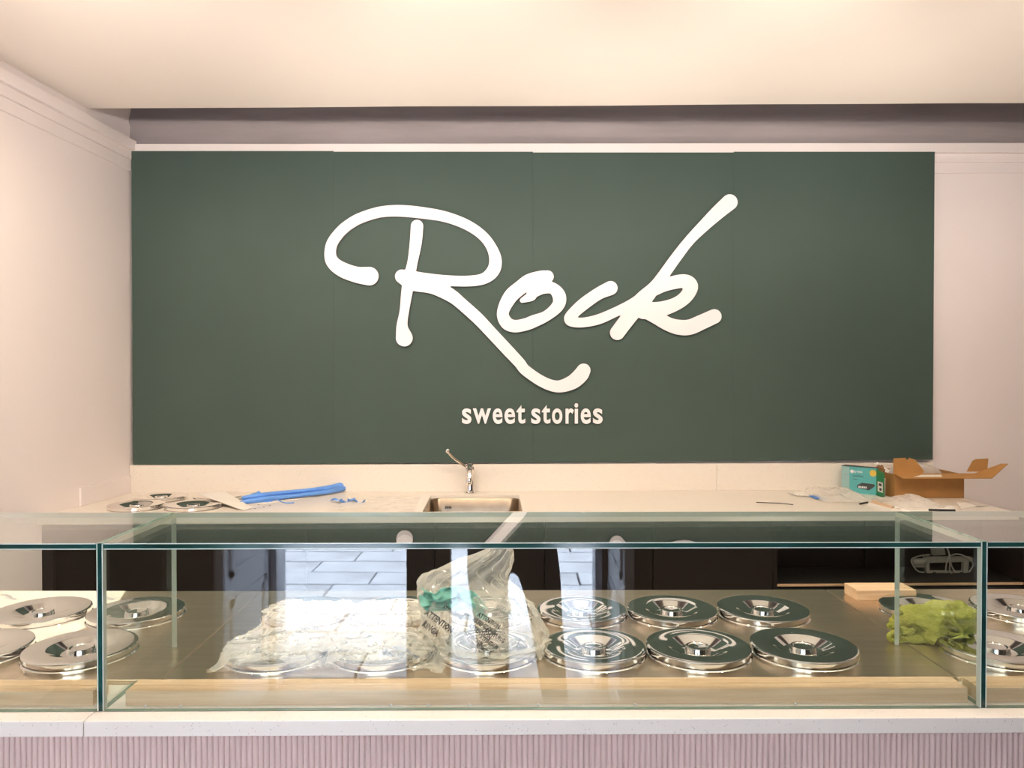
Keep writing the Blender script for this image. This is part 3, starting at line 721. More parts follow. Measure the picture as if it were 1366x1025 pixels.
for pts_, Y_, r_ in (([(400, 598), (270, 560), (185, 525), (125, 510), (110, 480), (135, 458), (195, 462), (205, 495), (270, 510)], 1.848, .0058), ([(345, 420), (290, 455), (225, 460), (215, 425), (185, 395), (120, 395), (118, 375), (165, 370), (185, 330), (165, 295), (230, 255)], 1.865, .0062), ([(640, 275), (690, 335), (745, 385), (780, 430), (775, 465), (730, 470), (670, 460)], 1.828, .0060), ([(590, 560), (650, 530), (730, 505), (800, 480)], 1.815, .0045)):
    P_ = catmull([atY(*zt(a_, b_), Y_, True) for a_, b_ in pts_], 6); P_[:, 2] = np.maximum(P_[:, 2], ZD+.006)
    MB().tube(P_, r_, 10).build('hem', 'towel_green', tw, smooth=True)

# flat clear bag draped over the left middle lids
NA, NB = 110, 80
xx = np.linspace(-.68, -.14, NA); yy = np.linspace(1.62, 2.16, NB)
U, W_ = np.meshgrid(np.linspace(-.5, .5, NA), np.linspace(-.5, .5, NB), indexing='ij')
Lu, Lv = .80, .76
Pb = np.stack([U*.50, W_*.44, 0*U], -1); q_ = np.stack([U, W_, 0*U], -1).reshape(-1, 3)
Pb[..., 2] = (.055*ridged(q_, 3.2, 1.1)+.034*ridged(q_, 7.0, 4.1)+.016*ridged(q_, 15, 2.2)).reshape(NA, NB)
Pb[..., 2] += .06*np.exp(-((U+.22)**2+(W_-.25)**2)/.02)+.085*np.exp(-((U-.36)**2+(W_-.30)**2)/.02)
Pb[..., 0] += (.02*nz(q_, 6, 1.9)).reshape(NA, NB); Pb[..., 1] += (.02*nz(q_, 6, 8.9)).reshape(NA, NB)
Pb[..., 0] += -.395; Pb[..., 1] += 1.900; Pb[..., 2] += ZD+.025
Pb = pbd(Pb, Lu/(NA-1)*.86, Lv/(NB-1)*.80, 20, 4, lambda p_: ground(p_, ZD), grav=.0008, bend=.12, fric=.9)
bag1 = thing('plastic_bag', (-.41, 1.86, ZD), 'flat crumpled clear plastic bag spread over the lids left of the tall bag', 'bag', None, True)
o_b1 = MB().grid(Pb).build('film', 'bag_film', bag1, smooth=True)
# tall gathered bag
levels = [(888,590,724,.10),(878,574,736,.135),(860,568,739,.150),(835,560,733,.145),(810,555,718,.130),(790,552,698,.105),(776,552,684,.080),(764,566,684,.066),(752,598,687,.055),(741,628,687,.046),(733,648,685,.038),(727,656,679,.030)]
cyd = [1.82,1.82,1.83,1.84,1.85,1.87,1.89,1.90,1.905,1.91,1.91,1.91]
LV = []
for (py, xl_, xr_, dep), yc in zip(levels, cyd):
    A_ = atY(xl_, py, yc, True); B_ = atY(xr_, py, yc, True); LV.append((A_[2], (A_[0]+B_[0])/2, (B_[0]-A_[0])/2, yc, dep))
LV[0] = (ZD+.004,)+LV[0][1:]
LV = catmull(LV, 7); NR = 150; pts = np.zeros((NR, len(LV), 3))
for j, (z_, xc, rx, yc, ry) in enumerate(LV):
    for i in range(NR):
        a = 2*PI*i/NR; pts[i, j] = (xc+rx*math.cos(a), yc+ry*math.sin(a), z_)
f_ = pts.reshape(-1, 3); cen = np.repeat(LV[None, :, [1, 3, 0]], NR, 0).reshape(-1, 3); dr = f_-cen; rad = np.linalg.norm(dr, axis=1, keepdims=True)+1e-6
tt = np.tile(np.linspace(0, 1, len(LV)), NR); ang = np.arctan2(dr[:, 1], dr[:, 0])
g1 = np.stack([np.cos(ang)*2.2, np.sin(ang)*2.2, tt*1.1], 1)
disp = -.30*(1-ridged(g1, 1.5, 2.7))*.35-.10*(1-ridged(f_, 16, 7.7))*.6-.05*(1-ridged(f_, 34, 3.1))
disp *= (.35+.65*np.clip(tt*6, 0, 1))
f_ = f_+dr*disp[:, None]; f_[:, 2] += .006*nz(f_, 22, 5.5)*np.clip(tt*5, 0, 1)*np.clip((1-tt)*4, 0, 1)
gr = ground(f_, ZD)+.002; f_[:, 2] = np.maximum(f_[:, 2], gr)
Pt2 = f_.reshape(NR, len(LV), 3)
bag2 = thing('plastic_bag', (0, 1.82, ZD), 'tall gathered clear plastic bag with black printed warnings and a teal cloth inside', 'bag', None, True)
o_b2 = MB().grid(Pt2, wrap=True).build('film', 'bag_film', bag2, smooth=True)
# printing on the bags, laid onto the film
def print_on(parent, P, wrap, px, py, txt, wpx, rot, mat='print_black', hs=1.5, bold=.032):
    a_, b_ = P.shape[:2]; fs = []
    for i in range(a_ if wrap else a_-1):
        for j in range(b_-1): fs.append((i*b_+j, ((i+1) % a_)*b_+j, ((i+1) % a_)*b_+j+1, i*b_+j+1))
    key = id(P)
    if key not in BV: BV[key] = BVHTree.FromPolygons(P.reshape(-1, 3).tolist(), fs)
    V, F, asp = text_mesh(txt, bold, 1); h = wpx/asp*hs; mb = MB(); vv = []
    ca, sa = math.cos(math.radians(rot)), math.sin(math.radians(rot))
    for vx, vy in V:
        ux, uy = (vx-.5)*wpx, (vy-.5)*h
        x_ = px+ux*ca+uy*sa; y_ = py+ux*sa-uy*ca
        r = _ray(x_, y_, True); r = r/np.linalg.norm(r)
        hit = BV[key].ray_cast(Vector(_C), Vector(r))
        p_ = np.array(hit[0]) if hit[0] is not None else None
        vv.append(None if p_ is None else p_-r*.0015)
    ok = [k for k, p_ in enumerate(vv) if p_ is not None]
    if not ok: return
    idx = {k: i for i, k in enumerate(ok)}
    mb.add([vv[k] for k in ok], [[idx[i] for i in f] for f in F if all(i in idx for i in f)])
    if mb.f: mb.build('print', mat, parent)
BV = {}
for px, py, tx_, wd, ro in ((586, 829, 'ATTENTION', 44, 36), (575, 839, 'RINGA', 25, 38), (604, 817, 'ATTENZIONE', 30, 30), (652, 828, 'ATTENTION', 34, 32), (646, 835, 'ATTENZIONE', 36, 32), (640, 843, 'ATTENTION', 34, 32), (660, 848, 'ACHTUNG', 30, 32), (652, 857, 'ATTENTION', 28, 34), (645, 866, 'ATTENTION', 22, 36), (696, 797, 'ATTENTION', 20, 48), (690, 806, 'ATTENTION', 18, 48), (706, 815, 'ATTENTION', 16, 56), (630, 826, 'ATTENTION', 26, 32), (632, 852, 'ATTENTION', 28, 34)):
    print_on(bag2, Pt2, True, px, py, tx_, wd, ro)
for px, py, tx_, wd, ro in ((515, 869, 'EVA', 9, 0), (535, 866, 'ATTENTION', 26, 12), (524, 873, 'ATTENTION', 28, 0), (548, 873, 'ATTENTION', 22, 28), (418, 838, 'ATTENTION', 22, 10), (352, 800, 'ATTENTION', 18, 30)):
    print_on(bag1, Pb, False, px, py, tx_, wd, ro, 'print_blue')
# recycling triangle on the tall bag
mb = MB(); tri = [(694, 852), (704, 864), (689, 865)]; vv = []
for i in range(3):
    p0, p1 = np.array(tri[i]), np.array(tri[(i+1) % 3])
    pp = []
    for k_ in range(7):
        c = p0+(p1-p0)*k_/6; r = _ray(c[0], c[1], True); r = r/np.linalg.norm(r); hit = BV[id(Pt2)].ray_cast(Vector(_C), Vector(r))
        if hit[0] is not None: pp.append(np.array(hit[0])-r*.0015)
    if len(pp) > 2: mb.tube(pp, .0009, 5)
if mb.f: mb.build('recycling_mark', 'print_black', bag2)
# teal cloth inside the tall bag
Nn = 30; u, v = np.meshgrid(np.linspace(-.5, .5, Nn), np.linspace(-.5, .5, Nn), indexing='ij'); q_ = np.stack([u, v, 0*u], -1).reshape(-1, 3)
Pc = np.zeros((Nn, Nn, 3)); cc = atY(605, 803, 1.785, True)
Pc[..., 0] = cc[0]+u*.155+.016*nz(q_, 5, 1.3).reshape(Nn, Nn); Pc[..., 2] = cc[2]+v*.050-u*.030+.020*np.sin(u*7+1)*.6+.014*nz(q_, 6, 4.4).reshape(Nn, Nn)
Pc[..., 1] = cc[1]+.020*np.sin(u*16+v*5)*.7+.022*nz(q_, 7, 2.4).reshape(Nn, Nn)+.25*(u**2)*.35
o = MB().grid(Pc).build('teal_cloth', 'cloth_teal', front=True, smooth=True, solid=.002, sub=1); tag(o, 'small crumpled teal cloth showing inside the tall plastic bag', 'cloth')

# ================================================================== THINGS ON THE BACK WORKTOP
def bz(px, py, dz=0.0): return atZ(px, py, ZB+dz)
G2 = 'chrome lids stored on the back worktop'
for px, py, lb in ((215, 661.5, 'chrome lid on the back worktop, rear left of the four'), (293, 660.5, 'chrome lid on the back worktop partly under the paper sheet'), (182, 672.5, 'chrome lid on the back worktop nearest the left wall'), (258, 672.5, 'chrome lid on the back worktop, front right of the four')):
    c = bz(px, py, .020); c = (c[0], c[1], ZB)
    r = copy_tree(proto, c, lb, False, rz=random.uniform(0, 3)); r['group'] = G2
def flat_poly(name, pxs, h, th, mat, label, cat, lift=None):
    pts = [bz(x, y, h) for x, y in pxs]
    if lift: pts = [(p_[0], p_[1], p_[2]+l_) for p_, l_ in zip(pts, lift)]
    o = MB().prism(pts, (0, 0, th)).build(name, mat); tag(o, label, cat); return o
flat_poly('cardboard_sheet', [(330, 673), (360, 672.5), (462, 656), (452, 651), (345, 663)], .001, .002, 'paper', 'pale cardboard strip lying under the long blue plastic roll', 'cardboard')
flat_poly('protective_sheet', [(262, 662), (325, 673.5), (336, 670), (300, 658)], .030, .0015, 'paper', 'pale sheet leaning over the lids on the back worktop', 'sheet', [0.012, -.028, -.026, .008])
# blue plastic: long rolled strip with a knotted flap
st = thing('blue_strip', bz(390, 662), 'long folded strip of blue plastic film on the back worktop', 'plastic strip')
pth = [bz(x, y, .016) for x, y in ((322, 669), (345, 666.5), (375, 663), (405, 660), (435, 656.5), (452, 653.5), (462, 652))]
Pp = catmull(pth, 6)
def flat_roll(name, off, z_, rw, rh):
    rings = []
    for i, c in enumerate(Pp):
        t_ = i/(len(Pp)-1); e_ = 1-.35*(abs(2*t_-1)**8); tw = .25*math.sin(t_*5)
        rings.append([(c[0], c[1]+off+rw*math.cos(2*PI*k/12+tw)*e_, ZB+z_+rh*(1+.15*math.sin(t_*9))*math.sin(2*PI*k/12)*e_+.008*t_) for k in range(12)])
    mb = loft(MB(), rings); mb.f.append(list(range(11, -1, -1))); mb.mi.append(0)
    return mb.build(name, 'blue_plastic', st, smooth=True)
flat_roll('fold', .012, .029, .020, .013); flat_roll('fold', -.012, .0125, .022, .0125)
a_ = bz(348, 660, .03); P9 = np.zeros((8, 8, 3))
for i in range(8):
    for j in range(8):
        P9[i, j] = (a_[0]+(i-3)*.014+.01*j*.3, a_[1]-.02-.004*i, ZB+.040+.02*math.exp(-((i-2.5)**2)/3)-.004*abs(j-4)+.004*math.sin(i*2+j)); P9[i, j, 1] += (j-4)*.008; P9[i, j, 2] -= .005*i
MB().grid(P9).build('loose_flap', 'blue_plastic', st, smooth=True, solid=.0015)
MB().tube(catmull([bz(367, 664, .03), bz(372, 668, .02), bz(380, 671, .004), bz(392, 671, .003)], 5), .0025, 6).build('tail', 'blue_plastic', st, smooth=True)
# crumpled blue scrap
sc2 = thing('blue_scrap', bz(465, 669), 'small crumpled scrap of blue plastic film left of the sink', 'plastic scrap')
for k_ in range(4):
    mb = MB(); c = bz(452+k_*8, 669-random.uniform(-1, 1), .006); n_ = 10; G = np.zeros((n_, 5, 3))
    for i in range(n_):
        for j in range(5):
            G[i, j] = (c[0]+(i-5)*.0075*math.cos(k_), c[1]+(i-5)*.004*math.sin(k_*2)+(j-2)*.007, ZB+.010+.012*math.sin(i*.6+k_)*.7+.004*math.cos(j*1.5+i))
    G[..., 2] = np.maximum(G[..., 2], ZB+.002)
    mb.grid(G).build('fold', 'blue_plastic', sc2, smooth=True, solid=.001)
def crumple(name, px0, px1, py0, py1, h, mat, label, cat, seed, parentless=True):
    A_, B_ = bz(px0, py1), bz(px1, py1); C_ = bz((px0+px1)/2, py0)
    n_ = 34; u, v = np.meshgrid(np.linspace(0, 1, n_), np.linspace(0, 1, n_), indexing='ij'); q_ = np.stack([u, v, 0*u], -1).reshape(-1, 3)
    G = np.zeros((n_, n_, 3)); G[..., 0] = A_[0]+(B_[0]-A_[0])*u+.012*nz(q_, 6, seed).reshape(n_, n_); G[..., 1] = A_[1]+(C_[1]-A_[1])*v+.012*nz(q_, 6, seed+3).reshape(n_, n_)
    env = (np.sin(PI*np.clip(u*.96+.02, 0, 1))*np.sin(PI*np.clip(v*.96+.02, 0, 1)))**.6
    G[..., 2] = ZB+.002+h*env*(.35+.65*np.clip(.5+.9*nz(q_, 3.5, seed+1).reshape(n_, n_), 0, 1.3))+.25*h*env*ridged(q_, 8, seed+5).reshape(n_, n_)
    G[..., 2] = np.maximum(G[..., 2], ZB+.0015)
    o = MB().grid(G).build(name, mat, smooth=True); tag(o, label, cat); return o
crumple('plastic_film', 446, 552, 664, 681, .010, 'loose_film', 'flat clear plastic film between the blue scrap and the sink', 'film', 2.0)
crumple('plastic_film', 1104, 1166, 656, 672, .050, 'loose_film', 'crumpled clear plastic film in front of the teal carton', 'film', 5.0)
crumple('plastic_film', 1198, 1272, 667, 681, .040, 'loose_film', 'clear plastic pouch lying in front of the cardboard box', 'film', 8.0)
crumple('paper_scrap', 1064, 1088, 657, 663, .010, 'paper', 'small white folded paper scrap left of the film', 'paper', 11.0)
crumple('paper_scrap', 1089, 1105, 662, 667, .008, 'blue_plastic', 'tiny bluish scrap beside the white paper scrap', 'paper', 13.0)
for i, (px, py) in enumerate(((345, 674), (352, 677), (340, 679), (360, 675), (334, 677))):
    c = bz(px, py); o = MB().lathe([(0, 0), (.005, .0005), (.004, .002), (0, .0026)], (c[0], c[1], ZB), 6).build('debris_crumb', 'brown_paper'); tag(o, 'tiny brown crumb in front of the blue strip', 'crumb', 'crumbs in front of the blue strip')
o = MB().tube([bz(1009, 670.5, .004), bz(1040, 671.5, .004), bz(1058, 673.5, .004)], .0022, 6).build('black_wire', 'black_plastic', smooth=True); tag(o, 'thin straight black wire lying on the back worktop', 'wire')
# teal carton, turned, with its end flap open towards the room
def turned(A_, B_, dep, z0, z1, mb, mi=0):
    A_, B_ = np.array(A_)[:2], np.array(B_)[:2]; d = (B_-A_)/np.linalg.norm(B_-A_); n_ = np.array([-d[1], d[0]])
    Q = [A_, B_, B_+n_*dep, A_+n_*dep]; mb.hexa([(*q_, z0) for q_ in Q], [(*q_, z1) for q_ in Q], mi); return d, n_
A_ = atY(1122.5, 640, 3.93); B_ = atY(1169, 640, 3.80)
tbx = thing('teal_carton', ((A_[0]+B_[0])/2, 3.88, ZB), 'small teal printed carton with its dark green end flap open', 'carton')
mb = MB(); d_, n_ = turned(A_, B_, .045, ZB, ZB+.137, mb); mb.build('body', 'teal_card', tbx, bevel=.001)
lenb = np.linalg.norm((B_-A_)[:2])
def onf(s0, s1, z0, z1, off=.0008):
    P_ = []
    for s_, z_ in ((s0, z0), (s1, z0), (s1, z1), (s0, z1)):
        p_ = np.array(A_[:2])+d_*lenb*s_-n_*off; P_.append((p_[0], p_[1], ZB+z_))
    return P_
MB().prism(onf(0.005, .235, .002, .135), (n_[0]*.0004, n_[1]*.0004, 0)).build('pale_band', 'pale_teal_card', tbx)
mb = MB(); Q = [np.array(A_[:2])-n_*.001, np.array(B_[:2])-n_*.001, np.array(B_[:2])+n_*.046, np.array(A_[:2])+n_*.046]
mb.hexa([(*q_, ZB+.1372) for q_ in Q], [(*q_, ZB+.139) for q_ in Q]); mb.build('top_panel', 'dark_card', tbx)
fe = atY(1179.5, 650, 3.71); Bv = np.array(B_[:2])
MB().prism([(Bv[0], Bv[1], ZB+.001), (fe[0], fe[1], ZB+.001), (fe[0], fe[1], ZB+.126), (Bv[0], Bv[1], ZB+.135)], (.0015, .0006, 0)).build('end_flap', 'green_card', tbx)
fd = (fe[:2]-Bv); 
def onflap(s0, s1, z0, z1):
    fn = np.array([fd[1], -fd[0]])/np.linalg.norm(fd); fn = -fn if fn[0] > 0 else fn
    return [(*(Bv+fd*s_+fn*.0008), ZB+z_) for s_, z_ in ((s0, z0), (s1, z0), (s1, z1), (s0, z1))]
MB().prism(onflap(.2, .85, .025, .075), (-.0003, 0, 0)).build('sticker', 'paper', tbx)
mb = MB(); mb.prism(onflap(.45, .7, .032, .045), (-.0008, 0, 0)); mb.prism(onflap(.35, .7, .055, .068), (-.0008, 0, 0)); mb.build('sticker_print', 'print_black', tbx)
def on_text(txt, s0, z0, width, mat, hs=1.0):
    V, F, asp = text_mesh(txt, .01, 2); h = width*lenb/asp*hs
    mb = MB(); mb.add([(*(np.array(A_[:2])+d_*lenb*(s0+vx*width)-n_*.0016), ZB+z0+vy*h) for vx, vy in V], F); mb.build('print', mat, tbx)
on_text('tp-link', .36, .104, .26, 'white_acrylic'); on_text('LiteWave', .34, .086, .30, 'print_black'); on_text('5-Port', .34, .069, .14, 'print_black'); on_text('Gigabit', .05, .088, .14, 'print_blue'); on_text('5-Port', .05, .073, .08, 'print_blue')
c_ = np.array(A_[:2])+d_*lenb*.31-n_*.0014
mb = MB(); mb.lathe([(0, 0), (.009, 0)], (0, 0, 0), 16); 
mb.v = [(c_[0]+d_[0]*x_, c_[1]+d_[1]*x_, ZB+.112+y_) for x_, y_, z_ in mb.v]; mb.build('logo_mark', 'white_acrylic', tbx)
mb = MB(); mb.lathe([(0, 0), (.017, 0)], (0, 0, 0), 20); c_ = np.array(A_[:2])+d_*lenb*.91-n_*.0018
mb.v = [(c_[0]+d_[0]*x_, c_[1]+d_[1]*x_, ZB+.112+y_) for x_, y_, z_ in mb.v]; mb.build('gold_sticker', 'gold_foil', tbx)
def fpoly(l, off): return [(*(np.array(A_[:2])+d_*lenb*s_-n_*off), ZB+z_) for s_, z_ in l]
sw = MB().prism(fpoly([(.46, .030), (.80, .022), (.97, .047), (.94, .056), (.60, .058), (.46, .043)], .0014), (n_[0]*.0003, n_[1]*.0003, 0)).build('switch_picture', 'dark_card', tbx)
mb = MB()
for k_ in range(5): mb.prism(fpoly([(.50+k_*.05, .030), (.535+k_*.05, .030), (.535+k_*.05, .040), (.50+k_*.05, .040)], .002), (n_[0]*.0003, n_[1]*.0003, 0))
mb.build('port_row', 'white_acrylic', sw)
# little white carton and brown crumpled paper
a_ = bz(1180, 664); b_ = bz(1191, 664)
o = MB().box(a_[0], b_[0], 3.80, 3.85, ZB, ZB+.088).build('white_carton', 'paper', bevel=.001); tag(o, 'narrow white carton standing between teal carton and cardboard box', 'carton')
bm_c = np.array([(a_[0]+b_[0])/2+.004, 3.84, ZB+.118]); mb = MB(); n_1, n_2 = 26, 16; G = np.zeros((n_1, n_2, 3))
for i in range(n_1):
    for j in range(n_2):
        al, be = 2*PI*i/n_1, PI*j/(n_2-1); d = np.array([math.cos(al)*math.sin(be)*.032, math.sin(al)*math.sin(be)*.025, math.cos(be)*.030])
        G[i, j] = bm_c+d*(1+.45*mnoise.noise(Vector(d*60)))
G[..., 2] = np.maximum(G[..., 2], ZB+.089)
o = mb.grid(G, wrap=True).build('crumpled_paper', 'brown_paper'); tag(o, 'crumpled brown paper on top of the narrow white carton', 'paper')
o = MB().prism([atY(1166, 619, 3.88), atY(1171, 617, 3.88), atY(1190, 630, 3.86), atY(1184, 633, 3.86)], (0, .003, .001)).build('white_slip', 'paper'); tag(o, 'white slip sticking up behind the teal carton', 'paper')
# open cardboard box
a_ = bz(1193.5, 665); b_ = bz(1289.5, 665.5); X0, X1, Y0, Y1, Z1 = a_[0], b_[0], a_[1], 3.965, ZB+.118; tk = .004
cb = thing('cardboard_box', ((X0+X1)/2, (Y0+Y1)/2, ZB), 'open brown cardboard mailing box at the right end of the worktop', 'box')
MB().box(X0, X1, Y0, Y0+tk, ZB, Z1).build('front_wall', 'card', cb)
MB().box(X0, X1, Y1-tk, Y1, ZB, Z1).build('back_wall', 'card', cb)
MB().box(X0, X0+tk, Y0+tk, Y1-tk, ZB, Z1).build('side_wall', 'card', cb); MB().box(X1-tk, X1, Y0+tk, Y1-tk, ZB, Z1).build('side_wall', 'card', cb)
MB().box(X0+tk, X1-tk, Y0+tk, Y1-tk, ZB, ZB+tk).build('bottom', 'card', cb)
YQ = Y0-.085; zf = Z1-.010
f_l = atY(1192, 638, YQ); 
lid = MB().prism([(X0-.004, Y0, Z1+.001), (X1+.05, Y0, Z1+.001), (X1+.085, YQ, zf), (X0-.004, YQ, zf)], (0, 0, .004)).build('lid_flap', 'card', cb)
e0 = atY(1316, 638, YQ); e1 = atY(1340, 619, Y0-.03)
MB().prism([(X1+.084, YQ, zf), (X1+.05, Y0, Z1), (e1[0]-.01, Y0-.02, e1[2]-.004), (e1[0], YQ+.03, e1[2])], (0, 0, .004)).build('tuck_ear', 'card', lid)
MB().prism([atY(1192, 636, Y0), atY(1192, 612, Y0), atY(1208, 611, Y0), atY(1210.5, 615, Y0), atY(1213, 611, Y0), atY(1221, 613.5, Y0), atY(1233, 629, Y0), atY(1228, 636, Y0)], (0, .004, 0)).build('side_flap', 'card', cb)
MB().prism([atY(1290, 629.5, Y0), atY(1298, 615, Y0), atY(1302, 613, Y0), atY(1318.5, 612, Y0), atY(1317, 629.5, Y0)], (0, .004, 0)).build('side_flap', 'card', cb)
mb = MB(); mb.prism([(X0+.06, YQ+.02, zf+.0065), (X0+.20, YQ+.02, zf+.0065), (X0+.22, YQ+.06, zf+.0115), (X0+.12, YQ+.06, zf+.0115)], (0, 0, .0006)); mb.build('address_label', 'paper', lid)
# bubble wrap in the box
n_1, n_2 = 40, 18; G = np.zeros((n_1, n_2, 3)); bc = np.array([(X0+X1)/2+.01, (Y0+Y1)/2+.02, ZB+.085])
for i in range(n_1):
    for j in range(n_2):
        al, be = 2*PI*i/n_1, PI*j/(n_2-1); d = np.array([math.cos(al)*math.sin(be)*.145, math.sin(al)*math.sin(be)*.075, math.cos(be)*.075])
        G[i, j] = bc+d*(1+.10*mnoise.noise(Vector(d*26))+.03*mnoise.noise(Vector(d*110)))
G[..., 2] = np.maximum(G[..., 2], ZB+.006); G[..., 1] = np.clip(G[..., 1], Y0+.006, Y1-.006)
o = MB().grid(G, wrap=True).build('bubble_wrap', 'bubble_film', smooth=True); tag(o, 'wad of bubble wrap bulging out of the cardboard box', 'bubble wrap')
# papers, pen
flat_poly('white_folder', [(1196, 674), (1272, 677), (1275, 683), (1215, 683), (1194, 679)], .001, .008, 'paper', 'white folded leaflet stack in front of the cardboard box', 'leaflets')
flat_poly('note_sheet', [(1276, 671), (1298, 671), (1304, 676), (1282, 680)], .001, .0012, 'paper', 'white note sheet at the right end of the worktop', 'paper')
flat_poly('pink_sheet', [(1284, 667), (1297, 668), (1320, 675), (1304, 676)], .003, .001, 'grey_paper', 'pinkish grey slip under the white note sheet', 'paper')
flat_poly('wood_stick', [(1162, 671), (1168, 667), (1193, 676.5), (1190, 679)], .001, .008, 'oak', 'short pale wooden stick in front of the teal carton', 'wood stick')
flat_poly('cream_sheet', [(1150, 672), (1230, 668), (1290, 684), (1180, 684)], .0002, .0008, 'paper', 'cream sheet under the leaflets by the cardboard box', 'paper')
mb = MB(); mb.tube([bz(1239, 680.5, .014), bz(1274, 681.5, .014)], .0055, 8); o = mb.build('marker_pen', 'black_plastic', smooth=True); tag(o, 'black marker pen in front of the leaflets', 'pen')
mb = MB(); mb.tube([bz(1147, 672.5, .004), bz(1157, 670.5, .006)], .0045, 8); o = mb.build('black_plug', 'black_plastic', smooth=True); tag(o, 'small black plug by the crumpled film', 'plug')

# ================================================================== LAMPS (downlights above the picture; pendant and floor lamps added for the ceiling)
def spot_light(parent, loc, target, energy, size, blend, rad, col=(1.0, .83, .64)):
    d = bpy.data.lights.new('lamp_light', 'SPOT'); d.energy = energy; d.spot_size = math.radians(size); d.spot_blend = blend; d.shadow_soft_size = rad; d.color = col
    o = bpy.data.objects.new('lamp_light', d); COL.objects.link(o); o.parent = parent
    o.location = Vector(loc)-Vector(ORG[parent.name]); o.rotation_euler = (Vector(target)-Vector(loc)).to_track_quat('-Z', 'Y').to_euler()
def downlight(x, y, label, energy, target, size=95):
    t = thing('ceiling_downlight', (x, y, ZC), label, 'downlight', 'recessed ceiling downlights')
    o = MB().lathe([(.040, -.001), (.052, -.001), (.056, -.004), (.052, -.007), (.042, -.007)], (x, y, ZC), 28).build('ring', 'lamp_body', t, smooth=True)
    MB().lathe([(0, -.003), (.040, -.003)], (x, y, ZC), 24).build('lens', 'lamp_glow', t)
    spot_light(t, (x, y, ZC-.012), target, energy, size, .8, .03)
for i, (x, e_) in enumerate(((-1.45, 1.1), (-.6, 1.1), (.25, 1.0), (1.1, .75), (1.95, .4), (2.9, .4))):
    downlight(x, 2.36, '%s ceiling downlight from the left in the row over the service aisle' % ['first', 'second', 'third', 'fourth', 'fifth', 'sixth'][i], 19*e_, (x, 3.25, 1.0), 125)
for i, x in enumerate((-1.5, -.75, 0, .75, 1.5, 2.3)):
    downlight(x, 1.35, '%s ceiling downlight from the left in the row over the glass case' % ['first', 'second', 'third', 'fourth', 'fifth', 'sixth'][i], 6.5, (x, 1.75, .95), 110)
# hanging lamp added out of view to brighten the back of the ceiling
YL, ZL = 1.25, 2.45
ln = thing('added_pendant', (.3, YL, ZL), 'added hanging lamp out of view, its upward spot heads brightening the ceiling', 'added pendant lamp')
MB().box(-1.7, 2.5, YL-.02, YL+.02, ZL, ZL+.04).build('housing', 'lamp_body', ln, bevel=.004)
MB().box(-1.69, 2.49, YL-.015, YL+.015, ZL+.0405, ZL+.044).build('diffuser', 'lamp_glow', ln)
for x in (-1.2, .4, 2.0): MB().tube([(x, YL, ZL+.04), (x, YL, ZC)], .0015, 5).build('cable', 'dark_frame', ln)
d = bpy.data.lights.new('uplight', 'AREA'); d.shape = 'RECTANGLE'; d.size = 4.1; d.size_y = .03; d.energy = 20; d.color = (1.0, .91, .83)
o = bpy.data.objects.new('uplight', d); COL.objects.link(o); o.parent = ln; o.location = (.1, 0, .050); o.rotation_euler = (math.radians(180-35), 0, 0)
for x in (-1.3, -.2, .9, 2.0):
    h = np.array([x, YL+.06, ZL+.02]); dv_ = np.array([0, 2.35, .42]); dv_ /= np.linalg.norm(dv_)
    MB().tube([h-dv_*.03, h+dv_*.05], .022, 16).build('spot_head', 'lamp_body', ln, smooth=True)
    spot_light(ln, h+dv_*.056, (x+.15, 3.4, 2.915), 26, 60, 1.0, .15, (1.0, .90, .80))

# unseen lamps added on the service aisle floor to brighten the ceiling
for x, e_, lb in ((-1.25, 13, 'added unseen lamp on the aisle floor by the left wall'), (-.05, 42, 'added unseen lamp on the aisle floor below the sink'), (1.2, 46, 'added unseen lamp on the aisle floor below the open niche'), (2.6, 18, 'added unseen lamp on the floor beyond the end of the worktop')):
    y_ = 2.80; t = thing('added_floor_lamp', (x, y_, 0), lb, 'added floor lamp', 'lamps added on the floor to brighten the ceiling')
    MB().tube([(x-.12, y_-.09, .01), (x-.12, y_+.09, .01)], .010, 8).build('foot', 'dark_frame', t, smooth=True)
    MB().tube([(x+.12, y_-.09, .01), (x+.12, y_+.09, .01)], .010, 8).build('foot', 'dark_frame', t, smooth=True)
    MB().tube([(x-.12, y_, .01), (x-.12, y_, .16), (x+.12, y_, .16), (x+.12, y_, .01)], .009, 8).build('bracket', 'dark_frame', t, smooth=True)
    MB().box(x-.10, x+.10, y_-.07, y_+.07, .11, .165).build('housing', 'dark_frame', t, bevel=.006)
    MB().box(x-.088, x+.088, y_-.058, y_+.058, .166, .169).build('lens', 'lamp_glow', t)
    spot_light(t, (x, y_, .18), (x-.01, 3.48, ZC), e_, 54, 1.0, .08, (1.0, .90, .78))

